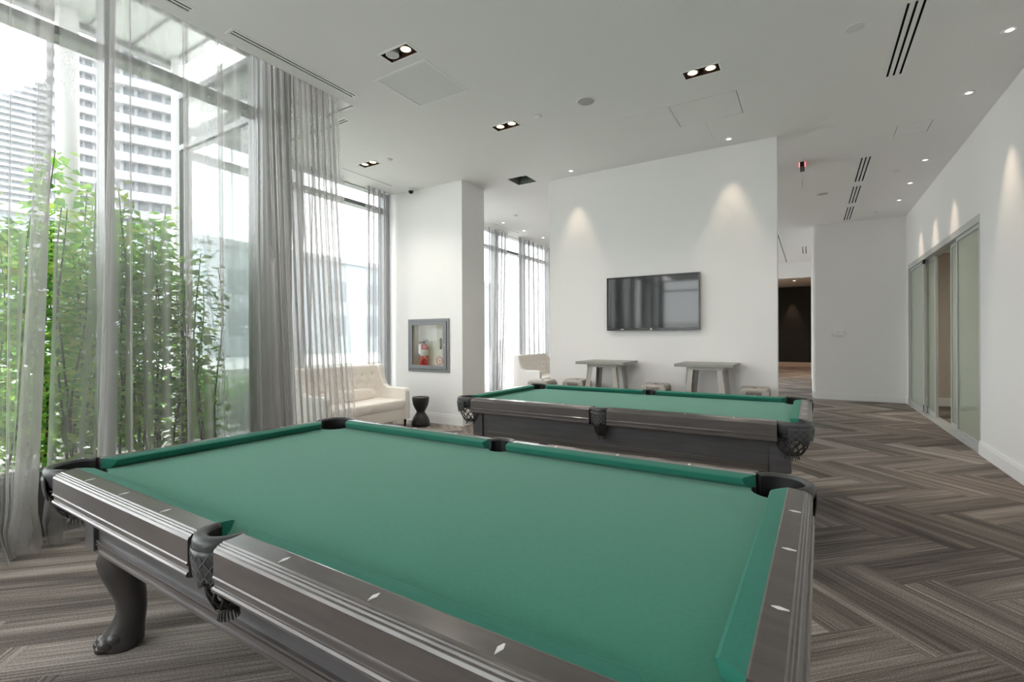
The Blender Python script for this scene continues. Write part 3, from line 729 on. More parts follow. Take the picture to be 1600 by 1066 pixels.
# ------------------------------------------------------------------ sofas
def sofa(loc, label):
    """long side along Y, seat faces +X; origin at rear left corner on the floor"""
    S = empty('tufted_sofa', loc); tag(S, label, 'sofa', 'cream tufted sofas by the windows')
    L, D = 1.52, 0.72
    box(0.06, D - 0.02, 0.05, L - 0.05, 0.13, 0.30).build('seat_base', CREAM, S, bevel=0.012)
    for k in range(2):
        y0 = 0.10 + k * 0.66; m = MB()
        rings = []
        for z, i in ((0.295, 0.010), (0.31, 0.0), (0.40, 0.0), (0.425, 0.012), (0.437, 0.05), (0.445, 0.16)):
            xa, xb, ya, yb = 0.16 + i, D - 0.005 - i, y0 + i, y0 + 0.66 - i
            ring = []
            for a, b, c_, d_ in ((xa, ya, xb, ya), (xb, ya, xb, yb), (xb, yb, xa, yb), (xa, yb, xa, ya)):
                for s_ in range(4): ring.append((a + (c_ - a) * s_ / 4, b + (d_ - b) * s_ / 4, z))
            rings.append(ring)
        m.loft(rings); m.build('seat_cushion', CREAM, S, bevel=0.004)
    # tufted backrest
    ny, nz_ = 60, 26; btn = []
    for r in range(3):
        for c_ in range(7):
            y = 0.20 + (c_ + (0.5 if r % 2 else 0)) * 0.187
            if y < L - 0.15: btn.append((y, 0.56 + r * 0.115))
    front = []
    for j in range(nz_ + 1):
        z = 0.42 + 0.52 * j / nz_; row = []
        for i in range(ny + 1):
            y = 0.06 + (L - 0.12) * i / ny
            d = min((math.hypot((y - b[0]), (z - b[1])) for b in btn))
            dep = 0.028 * math.exp(-(d / 0.035) ** 2) + 0.006 * math.exp(-(d / 0.09) ** 2)
            edge = 1 - min(1, min(z - 0.40, 0.945 - z) / 0.03)
            row.append((0.20 - 0.10 * (z - 0.42) / 0.52 - dep - 0.02 * edge * edge, y, z))
        front.append(row)
    m = MB(); n0 = 0
    rows = front + [[(x_, y_, z_) for (x_, y_, z_) in [(0.07, p[1], 0.947) for p in front[-1]]]] + [[(0.02, p[1], 0.925) for p in front[-1]]] + [[(0.05, p[1], 0.13) for p in front[-1]]]
    m.loft(rows, closed=False); bk = m.build('backrest', CREAM, S)
    m = MB()
    for y, z in btn: m.ball((0.20 - 0.10 * (z - 0.42) / 0.52 - 0.031, y, z), 0.011, 8, 6)
    stuff(m.build('buttons', CREAM, bk))
    # arms with wings rising into the back
    for y0, y1 in ((0.0, 0.095), (L - 0.095, L)):
        pf = [(0.0, 0.13), (D, 0.13), (D, 0.55), (D - 0.012, 0.585), (D - 0.045, 0.602), (0.32, 0.602), (0.25, 0.64), (0.20, 0.74), (0.165, 0.90), (0.14, 0.945), (0.06, 0.955), (0.01, 0.93)]
        m = MB(); m.loft([[(x, y0, z) for x, z in pf], [(x, y1, z) for x, z in pf]], smooth=False)
        m.build('arm', CREAMW, S, bevel=0.015)
    for x in (0.07, D - 0.05):
        for y in (0.06, L - 0.06): MB().tube([(x, y, 0.14), (x, y, 0.0)], [0.022, 0.013], 8).build('leg', DWOOD, S)
    return S
sofa((-5.90, 3.92, 0), 'cream tufted sofa with winged back in the window alcove beside the side table')
pil = MB()
rings = []
for i in range(13):
    t = -1 + 2 * i / 12; w = 1 - 0.35 * abs(t) ** 6; y = 4.68 + 0.47 * t
    rings.append([(-5.666 + 0.055 * w * math.copysign(abs(math.cos(a)) ** 0.7, math.cos(a)) - 0.02 * math.sin(a), y, 0.525 + 0.085 * w * math.copysign(abs(math.sin(a)) ** 0.7, math.sin(a))) for a in [2 * PI * k / 16 for k in range(16)]])
pil.loft(rings); tag(pil.build('lumbar_pillow', CREAM, None), 'long cream lumbar pillow lying on the alcove sofa seat', 'pillow')
sofa((-5.92, 9.62, 0), 'cream tufted sofa by the far windows behind the television wall')

# hourglass side table
m = MB().lathe([(0.02, 0), (0.132, 0), (0.142, 0.012), (0.138, 0.07), (0.118, 0.13), (0.085, 0.18), (0.066, 0.215), (0.068, 0.235), (0.088, 0.265), (0.118, 0.33), (0.130, 0.39), (0.132, 0.435), (0.128, 0.445), (0.118, 0.446), (0.116, 0.438), (0.02, 0.437)], n=32)
tag(m.build('side_table', EBONY, None, loc=(-5.115, 5.60, 0)), 'black hourglass shaped ceramic side table at the arm of the alcove sofa', 'side table')

# ------------------------------------------------------------------ extinguisher cabinet
fc = empty('extinguisher_cabinet', (-5.22, 5.905, 0.81)); tag(fc, 'grey framed glass door cabinet recessed in the white pier', 'cabinet')
W2, HH = 0.43, 0.85
m = MB(); i0, i1, k0, k1 = FCX0 + 5.22, FCX1 + 5.22, FCZ0 - 0.81, FCZ1 - 0.81
m.box(i0, i1, 0.185, 0.195, k0, k1).box(i0, i0 + 0.006, 0, 0.19, k0, k1).box(i1 - 0.006, i1, 0, 0.19, k0, k1).box(i0, i1, 0, 0.19, k0, k0 + 0.006).box(i0, i1, 0, 0.19, k1 - 0.006, k1)
m.build('inner_box', CABIN, fc)
slab_with_holes((-W2, W2, 0, HH), [(-W2 + 0.045, W2 - 0.045, 0.045, HH - 0.045)], 'y', -0.016, 0.0).build('outer_frame', GREYPAINT, fc, bevel=0.003)
dr = slab_with_holes((-W2 + 0.046, W2 - 0.046, 0.046, HH - 0.046), [(-W2 + 0.10, W2 - 0.115, 0.105, HH - 0.10)], 'y', -0.026, -0.002).build('door', GREYPAINT, fc, bevel=0.003)
box(-W2 + 0.10, W2 - 0.115, -0.016, -0.012, 0.105, HH - 0.10).build('pane', CGLASS, dr)
m = MB().lathe([(0.014, 0), (0.014, 0.006), (0.009, 0.010)], n=14); m.move(Matrix.Translation((W2 - 0.075, -0.026, HH * 0.5)) @ Matrix.Rotation(PI / 2, 4, 'X')); m.build('lock', PEARL, dr)
m = MB(); n = 24
m.tube([(0.245 + 0.058 * math.cos(2 * PI * k / n), -0.0185, 0.185 + 0.062 * math.sin(2 * PI * k / n)) for k in range(n + 1)], 0.006, 6)
m.box(0.243, 0.249, -0.0205, -0.017, 0.15, 0.22).box(0.215, 0.275, -0.0205, -0.017, 0.183, 0.189)
m.build('round_sticker', REDP, dr)
box(-0.06, 0.26, 0.172, 0.176, 0.605, 0.70).build('notice', PAPER, fc)
box(0.10, 0.115, 0.150, 0.18, 0.36, 0.54).build('hammer', pbr('grey_steel', srgb(120, 118, 112), 0.4, 0.7), fc)
ex = empty('fire_extinguisher', (-5.22 - 0.19, 5.905 + 0.10, FCZ0 + 0.006)); tag(ex, 'red fire extinguisher with white tag inside the grey cabinet', 'extinguisher')
MB().lathe([(0.06, 0), (0.066, 0.01), (0.066, 0.30), (0.055, 0.335), (0.026, 0.355), (0.022, 0.375)], n=24).build('cylinder', REDP, ex)
MB().lathe([(0.0665, 0.17), (0.0675, 0.172), (0.0675, 0.262), (0.0665, 0.264)], n=24).build('label_band', PAPER, ex)
MB().lathe([(0.024, 0.37), (0.026, 0.375), (0.022, 0.40), (0.012, 0.405)], n=16).box(-0.012, 0.09, -0.010, 0.010, 0.40, 0.412).box(-0.012, 0.075, -0.010, 0.010, 0.425, 0.437).build('valve', BLACK, ex)
MB().tube([(-0.02, -0.02, 0.39), (-0.07, -0.03, 0.36), (-0.082, -0.02, 0.25), (-0.078, -0.01, 0.10)], 0.010, 8).build('hose', BLACK, ex)
MB().box(-0.05, 0.01, -0.076, -0.073, 0.20, 0.36).build('paper_tag', PAPER, ex)

# ------------------------------------------------------------------ ceiling fixtures
def spot(loc, watts, angle, blend=0.5, aim=(0, 0, -1), col=(1.0, 0.80, 0.60), r=0.03):
    l = bpy.data.lights.new('lamp_beam', 'SPOT'); l.energy = watts; l.spot_size = math.radians(angle); l.spot_blend = blend; l.color = col; l.shadow_soft_size = r
    o = bpy.data.objects.new('lamp_beam', l); COL.objects.link(o); o.location = loc
    o.rotation_euler = Vector(aim).to_track_quat('-Z', 'Y').to_euler(); return o
TWL = ['twin recessed downlight with one dark lamp next to the return air grille', 'twin recessed downlight lit between the round speaker and the curtain side',
       'twin recessed downlight lit near the plaster access panel', 'twin recessed downlight lit above the alcove sofa']
for i, (x, y) in enumerate(TWIN):
    t = empty('twin_downlight', (x, y, ZC)); tag(t, TWL[i], 'downlight', 'twin recessed downlights')
    slab_with_holes((-TW - 0.016, TW + 0.016, -TH_ - 0.016, TH_ + 0.016), [(-TW + 0.004, TW - 0.004, -TH_ + 0.004, TH_ - 0.004)], 'z', -0.004, 0.002).build('trim_frame', TRIMW, t)
    MB().box(-TW, TW, -TH_, TH_, 0.075, 0.08).box(-TW, -TW + 0.004, -TH_, TH_, 0, 0.08).box(TW - 0.004, TW, -TH_, TH_, 0, 0.08).box(-TW, TW, -TH_, -TH_ + 0.004, 0, 0.08).box(-TW, TW, TH_ - 0.004, TH_, 0, 0.08).build('recess_box', BRONZE, t)
    for s in (-1, 1):
        off = (i == 0 and s == -1)
        MB().lathe([(0.050, 0.075), (0.058, 0.010), (0.054, 0.006), (0.050, 0.010)], (s * 0.077, 0, 0), 20).build('lamp_ring', WHITEPL if off else BRONZE, t)
        MB().lathe([(0.050, 0.012), (0.040, 0.009), (0.002, 0.008)], (s * 0.077, 0, 0), 20).build('lamp', UNLIT if off else LAMP, t)
        if not off: sp = spot((x + s * 0.077, y, ZC), 34, 130, 0.6, col=(1.0, 0.90, 0.78)); sp.parent = t; sp.location = (s * 0.077, 0, 0.003)
SPOTS = [(-2.95, 6.43, 'small round spot lamp over the television wall above the bar stools'), (-0.84, 6.43, 'small round spot lamp over the television wall at its corridor end'),
         (1.35, 5.33, 'small round spot lamp along the sliding door wall, farthest from the back wall'), (1.35, 6.49, 'small round spot lamp along the sliding door wall, beside the first glass panel edge'),
         (1.35, 8.64, 'small round spot lamp above the overlapping glass panels of the sliding doors'), (1.35, 9.81, 'small round spot lamp above the gap of the sliding doors'),
         (1.35, 10.94, 'small round spot lamp above the sliding doors nearest the back wall'),
         (-5.49, 8.56, 'tiny spot lamp by the far windows behind the pier'), (-5.5, 9.45, 'tiny spot lamp by the far windows, middle of three'), (-5.5, 10.36, 'tiny spot lamp by the far windows nearest the television wall edge')]
for x, y, lab in SPOTS:
    t = empty('spot_downlight', (x, y, ZC)); tag(t, lab, 'downlight', 'small round spot downlights')
    MB().lathe([(0.052, 0.0), (0.052, -0.004), (0.044, -0.007), (0.027, -0.002), (0.027, 0.0)], n=20).build('trim_ring', TRIMW, t)
    MB().lathe([(0.026, -0.003), (0.020, -0.0045), (0.002, -0.0045)], n=16).build('lamp', LAMPS, t)
    if x > 0: aim, w = (0.10, 0, -1), 48
    elif y < 7: aim, w = (0, 0.09, -1), 26
    else: aim, w = (0, 0, -1), 5
    sp = spot((x, y, ZC - 0.012), w, 46, 0.8, aim, r=0.012); sp.parent = t; sp.location = (0, 0, -0.012)
spot((-0.70, 25.1, 3.55), 120, 40, 0.7, (0, 0.06, -1), (1, 0.62, 0.40))
for k, (x, y) in enumerate(((-0.75, 19.6), (-0.30, 20.6), (-0.55, 22.6))):
    t = empty('spot_downlight', (x, y, 3.62)); tag(t, 'tiny warm spot lamp in the dark lounge beyond the corridor', 'downlight', 'lounge spot lamps')
    MB().lathe([(0.06, 0.0), (0.06, -0.004), (0.05, -0.006)], n=14).build('trim_ring', TRIMW, t); MB().lathe([(0.05, -0.0065), (0.002, -0.0075)], n=14).build('lamp', LAMPS, t)
    sp = spot((x, y, 3.6), 110, 120); sp.parent = t; sp.location = (0, 0, -0.012)

def diffuser(x0, x1, y0, y1, n, d, lab):
    t = empty('slot_diffuser', ((x0 + x1) / 2, (y0 + y1) / 2, ZC)); tag(t, lab, 'air vent', 'linear slot air diffusers')
    hx, hy = (x1 - x0) / 2, (y1 - y0) / 2; m = MB(); f = 0.012
    slab_with_holes((-hx - f, hx + f, -hy - f, hy + f), [(-hx + 0.008, hx - 0.008, -hy + 0.008, hy - 0.008)], 'z', -0.003, 0.004).build('frame', TRIMW, t)
    MB().box(-hx, hx, -hy, hy, 0.10, 0.105).box(-hx, -hx + 0.003, -hy, hy, 0.004, 0.1).box(hx - 0.003, hx, -hy, hy, 0.004, 0.1).box(-hx, hx, -hy, -hy + 0.003, 0.004, 0.1).box(-hx, hx, hy - 0.003, hy, 0.004, 0.1).build('plenum', DARKVOID, t)
    w = (hx if d == 'y' else hy) - 0.008; step = 2 * w / n; sl = 0.017
    for k in range(n + 1):
        c = -w + k * step; a = max(-w, c - (step - sl) / 2); b = min(w, c + (step - sl) / 2)
        if d == 'y': box(a, b, -hy + 0.008, hy - 0.008, -0.001, 0.003).build('bar', TRIMW, t)
        else: box(-hx + 0.008, hx - 0.008, a, b, -0.001, 0.003).build('bar', TRIMW, t)
for s in SLOTS: diffuser(*s)

# open service hole with black box
t = empty('service_opening', ((HOLE[0] + HOLE[1]) / 2, (HOLE[2] + HOLE[3]) / 2, ZC)); tag(t, 'square dark uncovered opening in the ceiling with a grey pipe inside', 'opening')
hx, hy = (HOLE[1] - HOLE[0]) / 2, (HOLE[3] - HOLE[2]) / 2
VOIDG = pbr('void_grey', srgb(120, 128, 124), 0.8)
MB().box(-hx, hx, -hy, hy, 0.16, 0.165).box(-hx, -hx + 0.004, -hy, hy, 0, 0.16).box(hx - 0.004, hx, -hy, hy, 0, 0.16).box(-hx, hx, -hy, -hy + 0.004, 0, 0.16).box(-hx, hx, hy - 0.004, hy, 0, 0.16).build('housing', VOIDG, t)
MB().tube([(-hx + 0.02, -0.03, 0.10), (0.02, 0.02, 0.09), (hx - 0.02, 0.03, 0.10)], 0.025, 10).build('pipe', GRILLE, t)
# access panels
def apanel(bd, lab, name, cat, mat, inset=0.006, frame=True):
    x0, x1, y0, y1 = bd; t = empty(name, ((x0 + x1) / 2, (y0 + y1) / 2, ZC)); tag(t, lab, cat)
    hx, hy = (x1 - x0) / 2, (y1 - y0) / 2; w = 0.028 if frame else 0.004
    slab_with_holes((-hx, hx, -hy, hy), [(-hx + w, hx - w, -hy + w, hy - w)], 'z', -0.003 if frame else 0.012, 0.02).build('frame', TRIMW if frame else GRILLE, t)
    box(-hx + w + inset, hx - w - inset, -hy + w + inset, hy - w - inset, 0.0, 0.012).build('cover', mat, t)
    box(-hx, hx, -hy, hy, 0.02, 0.03).build('backing', GRILLE, t)
    return t
apanel(PANELS[0], 'square white return air grille with mesh face beside the half-lit twin downlight', 'return_grille', 'vent', pbr('mesh_white', srgb(228, 227, 228), 0.9, var=0.1, scale=200), 0.004)
apanel(PANELS[1], 'plain rectangular access hatch in the ceiling next to the patched plaster board', 'access_hatch', 'hatch', CEIL, 0.003, False)
apanel(PANELS[2], 'small plain access hatch in the ceiling near the wall with the sliding doors', 'access_hatch', 'hatch', CEIL, 0.003, False)
m = MB().prism([(-1.905, 5.17), (-1.272, 5.17), (-1.272, 5.772), (-1.0, 5.772), (-1.0, 6.56), (-1.905, 6.56)], ZC - 0.0035, ZC)
tag(m.build('plaster_patch', pbr('patched_plaster', (0.835, 0.825, 0.815, 1), 0.88, var=0.025, scale=6)), 'large patched plaster board with visible seams in the ceiling before the television wall', 'panel')
def disc(name, x, y, r, h, mat, lab, cat, ring=True):
    t = empty(name, (x, y, ZC)); tag(t, lab, cat)
    if ring: MB().lathe([(r + 0.012, 0), (r + 0.010, -0.005), (r, -0.005), (r, 0)], n=24).build('rim', TRIMW, t)
    MB().lathe([(r, 0), (r * 0.98, -h), (r * 0.5, -h * 1.15), (0.002, -h * 1.2)], n=24).build('face', mat, t); return t
disc('ceiling_speaker', -1.95, 4.62, 0.085, 0.004, GRILLE, 'round grey mesh ceiling speaker between two lit twin downlights', 'speaker')
disc('ceiling_speaker', 0.18, 9.75, 0.085, 0.004, GRILLE, 'round grey mesh ceiling speaker before the back wall', 'speaker')
disc('ceiling_speaker', 0.31, 4.65, 0.06, 0.003, WHITEPL, 'round white cover plate on the ceiling beside the lone three-slot diffuser', 'cover plate')
disc('sprinkler_cover', -2.53, 4.66, 0.042, 0.012, WHITEPL, 'small white sprinkler cover next to the lit twin downlight', 'sprinkler', False)
disc('sprinkler_cover', -4.84, 4.70, 0.042, 0.012, WHITEPL, 'small white sprinkler cover beside the alcove twin downlight', 'sprinkler', False)
disc('sprinkler_cover', 1.07, 8.98, 0.05, 0.014, WHITEPL, 'small white sprinkler cover near the spot lamps over the doors', 'sprinkler', False)
disc('sprinkler_cover', 1.08, 11.76, 0.05, 0.014, WHITEPL, 'small white sprinkler cover close to the back wall', 'sprinkler', False)
disc('sprinkler_cover', -4.98, 8.19, 0.05, 0.014, WHITEPL, 'small white sprinkler cover behind the pier by the far windows', 'sprinkler', False)
# dome camera
t = empty('dome_camera', (-5.49, 5.80, ZC)); tag(t, 'small dark dome security camera on the ceiling at the pier', 'camera')
MB().lathe([(0.058, 0), (0.060, -0.03), (0.052, -0.04), (0.02, -0.04)], n=20).build('mount', WHITEPL, t)
MB().lathe([(0.042, -0.04), (0.040, -0.06), (0.030, -0.078), (0.012, -0.088), (0.001, -0.09)], n=20).build('dome', EBONY, t)
# exit sign seen edge-on
t = empty('exit_sign', (-0.09, 7.93, ZC)); tag(t, 'thin edge-lit ceiling sign with black mount glowing red', 'sign')
box(-0.028, 0.028, -0.13, 0.13, -0.07, 0.0).build('mount', BLACK, t, bevel=0.006)
box(-0.004, 0.004, -0.15, 0.15, -0.30, -0.07).build('panel', thin_glass('acrylic', (0.9, 0.88, 0.88), haze=0.35, hazecol=(0.8, 0.75, 0.74)), t)
MB().box(-0.034, -0.029, -0.10, 0.10, -0.010, -0.003).box(0.029, 0.034, -0.10, 0.10, -0.010, -0.003).build('light_strip', emit('red_glow', (1, 0.16, 0.16), 4.0), t)
# white box on the back wall
t = empty('wall_box', (0.515, YB, 1.36)); tag(t, 'small white box mounted on the back wall', 'wall box')
box(-0.075, 0.075, -0.07, 0, 0.01, 0.115).build('housing', WHITEPL, t, bevel=0.008); box(-0.13, -0.077, -0.03, 0, 0.0, 0.07).build('side_plate', WHITEPL, t, bevel=0.004)

# ------------------------------------------------------------------ curtains
def curtain(name, x, yt, yb, folds, mat, label, ztop, zbot=0.006, wave=0.022, step=0.016, puddle=0.10, bunch=None, seed=1, hem=None):
    rnd = random.Random(seed); cols = []
    def lerp(y, a, b): return b[0] + (b[1] - b[0]) * (y - a[0]) / (a[1] - a[0])
    y = yt[0]; fs = sorted(folds); ph = rnd.uniform(0, 6)
    while y < yt[1]:
        if fs and y >= fs[0][0]:
            a, b, wa, wb = fs.pop(0)
            for q, dx in ((0, 0), (0.5, 0.010), (1, 0.016), (1, 0.022), (0.5, 0.020), (0, 0.024), (0, 0.030), (0.5, 0.034), (1, 0.030)):
                cols.append((a + q * wa, b + q * wb, dx, dx * 1.3))
            y = a + wa + step * 0.7; continue
        nb = lerp(y, yt, yb)
        if bunch and bunch[0] < y < bunch[1]:
            k = (y - bunch[0]) / bunch[2]; amp = bunch[3] * (0.65 + 0.35 * math.sin(k * 1.7 + ph)); s = math.sin(2 * PI * k + 0.8 * math.sin(k * 0.9))
            cols.append((y + 0.25 * bunch[2] * math.sin(4 * PI * k), nb + 0.22 * bunch[2] * math.sin(4 * PI * k + 0.5), amp * s, amp * 1.25 * math.sin(2 * PI * k + 0.8 * math.sin(k * 0.9) + 0.5)))
            y += bunch[2] / 8
        else:
            cols.append((y, nb, wave * (math.sin(y * 22 + ph) + 0.6 * math.sin(y * 47 + 2 * ph)), wave * 1.3 * (math.sin(y * 21 + ph + 0.6) + 0.7 * math.sin(y * 41 + 1.5 * ph))))
            y += step
    # bottoms follow the folds' own drift
    if folds:
        ff = sorted(folds)
        ax = [yt[0]] + [f[0] for f in ff] + [yt[1]]; bx = [yb[0]] + [f[1] for f in ff] + [yb[1]]
        nc = []
        for c in cols:
            if any(f[0] - 1e-6 <= c[0] <= f[0] + f[2] + 1e-6 for f in ff) or (bunch and c[0] > bunch[0]): nc.append(c); continue
            for i in range(len(ax) - 1):
                if ax[i] <= c[0] <= ax[i + 1] + 1e-9:
                    s0 = ax[i] + (ff[i - 1][2] if i > 0 else 0); s1 = ax[i + 1]; d0 = bx[i] + (ff[i - 1][3] if i > 0 else 0); d1 = bx[i + 1]
                    u = (c[0] - s0) / max(s1 - s0, 1e-4); nc.append((c[0], d0 + (d1 - d0) * min(max(u, 0), 1), c[2], c[3])); break
            else: nc.append(c)
        cols = nc
    rows = []; nz = 34
    for j in range(nz + 1):
        t = j / nz; z = ztop + (zbot - ztop) * (1 - (1 - t) ** 1.15); row = []
        for i, (ya, yb_, xa, xb) in enumerate(cols):
            e = t ** 1.25; yy = ya + (yb_ - ya) * e; xx = xa + (xb - xa) * t
            low = max(0, 1 - z / 0.42)
            pd = puddle * low ** 1.6 * (0.55 + 0.45 * math.sin(yb_ * 23 + seed)) + 0.02 * low * math.sin(yb_ * 61 + z * 9)
            row.append((x + xx + pd, yy + 0.02 * low * math.sin(yb_ * 31 + z * 14), z + (0.02 * (0.5 + 0.5 * math.sin(yb_ * 27)) if j == nz else 0)))
        rows.append(row)
    m = MB(); m.loft(rows, closed=False); o = m.build(name, mat, None, fix=False); tag(o, label, 'curtain', 'sheer window curtains'); return o
ZT_ = ZC + 0.335
curtain('sheer_curtain', -4.22, (-0.30, 1.145), (-0.45, 1.02), [(0.30, 0.25, 0.05, 0.06), (0.92, 0.88, 0.006, 0.008), (1.07, 0.89, 0.062, 0.125)], SHEER,
        'sheer grey curtain panel pooling on the carpet before the shrubs', ZT_, puddle=0.16, seed=2)
curtain('sheer_curtain', -4.225, (1.17, 3.36), (1.07, 3.64), [(1.425, 1.315, 0.030, 0.030), (1.53, 1.53, 0.010, 0.012), (1.88, 1.915, 0.036, 0.014), (2.14, 2.185, 0.045, 0.010), (2.46, 2.52, 0.006, 0.010)], SHEER,
        'sheer grey curtain gathered into dense folds at the grey column', ZT_, bunch=(2.58, 3.36, 0.062, 0.042), puddle=0.08, seed=5)
curtain('sheer_curtain', -4.22, (-2.7, -1.2), (-2.8, -1.1), [(-2.0, -2.0, 0.05, 0.05)], SHEER, 'sheer grey curtain mirrored in the television screen', ZT_, bunch=(-1.7, -1.2, 0.1, 0.05), seed=8)
ZT2 = ZC - 0.002
curtain('sheer_curtain', -5.98, (5.30, 5.86), (5.28, 5.88), [], SHEER2, 'pale sheer curtain at the alcove window beside the cabinet pier', ZT2, bunch=(5.31, 5.86, 0.11, 0.035), puddle=0.02, seed=3)
curtain('sheer_curtain', -5.98, (2.92, 4.9), (2.92, 4.7), [(3.6, 3.6, 0.04, 0.04), (4.3, 4.2, 0.03, 0.03)], SHEER2, 'pale sheer curtain hanging behind the alcove sofa', ZT2, puddle=0.02, seed=4)
curtain('sheer_curtain', -5.98, (8.35, 9.50), (8.30, 9.30), [(8.7, 8.7, 0.04, 0.04)], SHEER2, 'pale sheer curtain in folds next to the pier at the far windows', ZT2, bunch=(8.95, 9.48, 0.13, 0.04), puddle=0.02, seed=6)
curtain('sheer_curtain', -5.98, (9.95, 11.8), (10.0, 11.9), [], SHEER2, 'pale sheer curtain behind the far sofa', ZT2, bunch=(9.97, 11.7, 0.22, 0.03), puddle=0.02, seed=7)

# ------------------------------------------------------------------ outdoors
struct(MB().box(-420, -4.66, -200, 2.70, -0.4, -0.14).box(-420, -6.26, 2.70, 300, -0.4, -0.14).build('ground', PAVE))
tag(box(-6.45, -4.72, YREAR, 2.66, -0.14, 0.10).build('planting_bed', pbr('mulch', srgb(96, 84, 74), 0.95, var=0.4, scale=25)), 'raised planting bed of dark mulch outside the window', 'planting bed')
# canopy with standing seams on white columns
cn = empty('entrance_canopy', (-5.7, 0, 4.8)); tag(cn, 'pale metal canopy with standing seams outside above the window', 'canopy')
box(-1.05, 1.0, -5.0, 3.02, 0.0, 0.18).build('deck', CANOPY, cn)
for k in range(20): box(-0.84 if k == 19 else -1.04, 1.0, -4.9 + k * 0.41, -4.885 + k * 0.41, -0.025, 0.001).build('seam', ALU, cn)
MB().box(-1.15, -1.05, -5.0, 3.02, -0.06, 0.24).build('fascia', ALU, cn)
for k, (y, w, lab) in enumerate(((1.87, 0.095, 'white canopy column seen between the window mullion and the wide curtain band'), (2.92, 0.075, 'white canopy column standing at the alcove glass corner'), (-1.4, 0.095, 'white canopy column out of sight beside the window'))):
    if y < 0: continue
    c = empty('canopy_column', (-6.62, y, -0.14)); tag(c, lab, 'column', 'canopy columns')
    MB().lathe([(w, 0), (w, 4.94)], n=20).build('shaft', WHITECOL, c); MB().lathe([(w + 0.03, 0), (w + 0.03, 0.05), (w, 0.06)], n=20).build('base_ring', ALU, c)

def shrub(x, y, h, nst, spread, nl, lab, seed, cols=(0, 1, 2, 3), lsize=0.075, low=0.12, group='shrubs outside the window', z0=0.09, bounds=None):
    rnd = random.Random(seed); t = empty('leafy_shrub', (x, y, z0)); tag(t, lab, 'shrub', group)
    st = MB(); vs, fs, mi = [], [], []
    for s in range(nst):
        a = rnd.uniform(0, 2 * PI); sp = spread * math.sqrt(rnd.random()); hh_ = h * rnd.uniform(0.72, 1.0) if s else h
        bx, by = 0.10 * math.cos(a), 0.10 * math.sin(a); pts = []
        for i in range(9):
            u = i / 8; pts.append((bx + sp * math.cos(a) * u ** 0.8 + 0.03 * math.sin(7 * u + s), by + sp * math.sin(a) * u ** 0.8 + 0.03 * math.cos(6 * u + s), hh_ * u))
        st.tube(pts, [0.010 * (1 - 0.8 * i / 8) + 0.002 for i in range(9)], 5)
        for k in range(nl):
            u = low + (1 - low) * rnd.random() ** 0.85; i = min(int(u * 8), 7); f_ = u * 8 - i
            P = Vector(pts[i]).lerp(Vector(pts[i + 1]), f_)
            aa = rnd.uniform(0, 2 * PI); rad = rnd.uniform(0.03, 0.26) * (1.15 - 0.70 * u)
            P += Vector((math.cos(aa) * rad, math.sin(aa) * rad, rnd.uniform(-0.04, 0.06)))
            L = lsize * rnd.uniform(0.65, 1.25); W = L * 0.42
            d = Vector((math.cos(aa), math.sin(aa), rnd.uniform(-0.7, 0.35))).normalized(); sd = d.cross(Vector((rnd.uniform(-.5, .5), rnd.uniform(-.5, .5), 1))).normalized(); up = sd.cross(d)
            if bounds:      # leaves stop short of the glass and do not reach under the soil
                lim = bounds[1] - y - L; limx = bounds[0] - x - L
                if P.y > lim: P.y = lim - 0.5 * min(P.y - lim, 0.3)
                if P.x > limx: P.x = limx - 0.5 * min(P.x - limx, 0.3)
            P.z = max(P.z, 0.85 * L + 0.03)
            o_ = len(vs)
            vs += [tuple(P), tuple(P + d * L * 0.4 + sd * W + up * 0.12 * L), tuple(P + d * L * 0.45 - up * 0.03 * L), tuple(P + d * L * 0.4 - sd * W + up * 0.12 * L), tuple(P + d * L - up * 0.08 * L)]
            fs += [(o_, o_ + 2, o_ + 1), (o_, o_ + 3, o_ + 2), (o_ + 1, o_ + 2, o_ + 4), (o_ + 2, o_ + 3, o_ + 4)]
            c = rnd.choice(cols); mi += [c] * 4
    st.build('stems', BARK, t)
    me = bpy.data.meshes.new('foliage'); me.from_pydata(vs, [], fs)
    for q in LEAF: me.materials.append(q)
    me.polygons.foreach_set('material_index', mi); me.update()
    o_ = bpy.data.objects.new('foliage', me); COL.objects.link(o_); o_.parent = t; stuff(o_)
    return t
SH = [(-5.20, 0.98, 2.50, 7, 0.20, 165, 'tall loose leafy shrub behind the wide curtain band'), (-5.88, 1.26, 2.95, 7, 0.22, 165, 'tall leafy shrub with bare lower stems before the pale tower'),
      (-5.20, 1.43, 2.30, 6, 0.17, 150, 'leafy shrub just before the window mullion'), (-5.80, 1.80, 2.60, 7, 0.22, 165, 'leafy shrub partly hidden by the window mullion'),
      (-5.20, 1.85, 2.62, 7, 0.13, 175, 'tall bright green shrub beyond the window mullion'), (-5.85, 2.30, 2.70, 7, 0.20, 165, 'tall shrub before the white canopy column'),
      (-5.25, 2.23, 2.35, 6, 0.12, 130, 'slender shrub in the angle of the two windows'), (-5.00, 2.50, 2.10, 3, 0.04, 60, 'single slim vine climbing close to the alcove glass')]
for i, (x, y, h, ns, sp, nl, lab) in enumerate(SH): shrub(x, y, h, ns, sp, nl, lab, 20 + i, cols=(0, 1, 1, 2) if i % 2 else (0, 0, 1, 2, 3), lsize=0.098, bounds=(-4.70, 2.67))
for i, (x, y, h) in enumerate(((-8.2, 1.3, 1.15), (-8.1, 2.1, 1.35), (-8.2, 2.9, 1.2), (-8.1, 3.8, 1.0), (-8.1, 4.6, 0.8))):
    shrub(x, y, h, 9, 0.30, 140, 'dense dark green bush in the row across the path', 60 + i, cols=(0, 2, 2), lsize=0.10, low=0.02, group='bushes across the path', z0=-0.14)
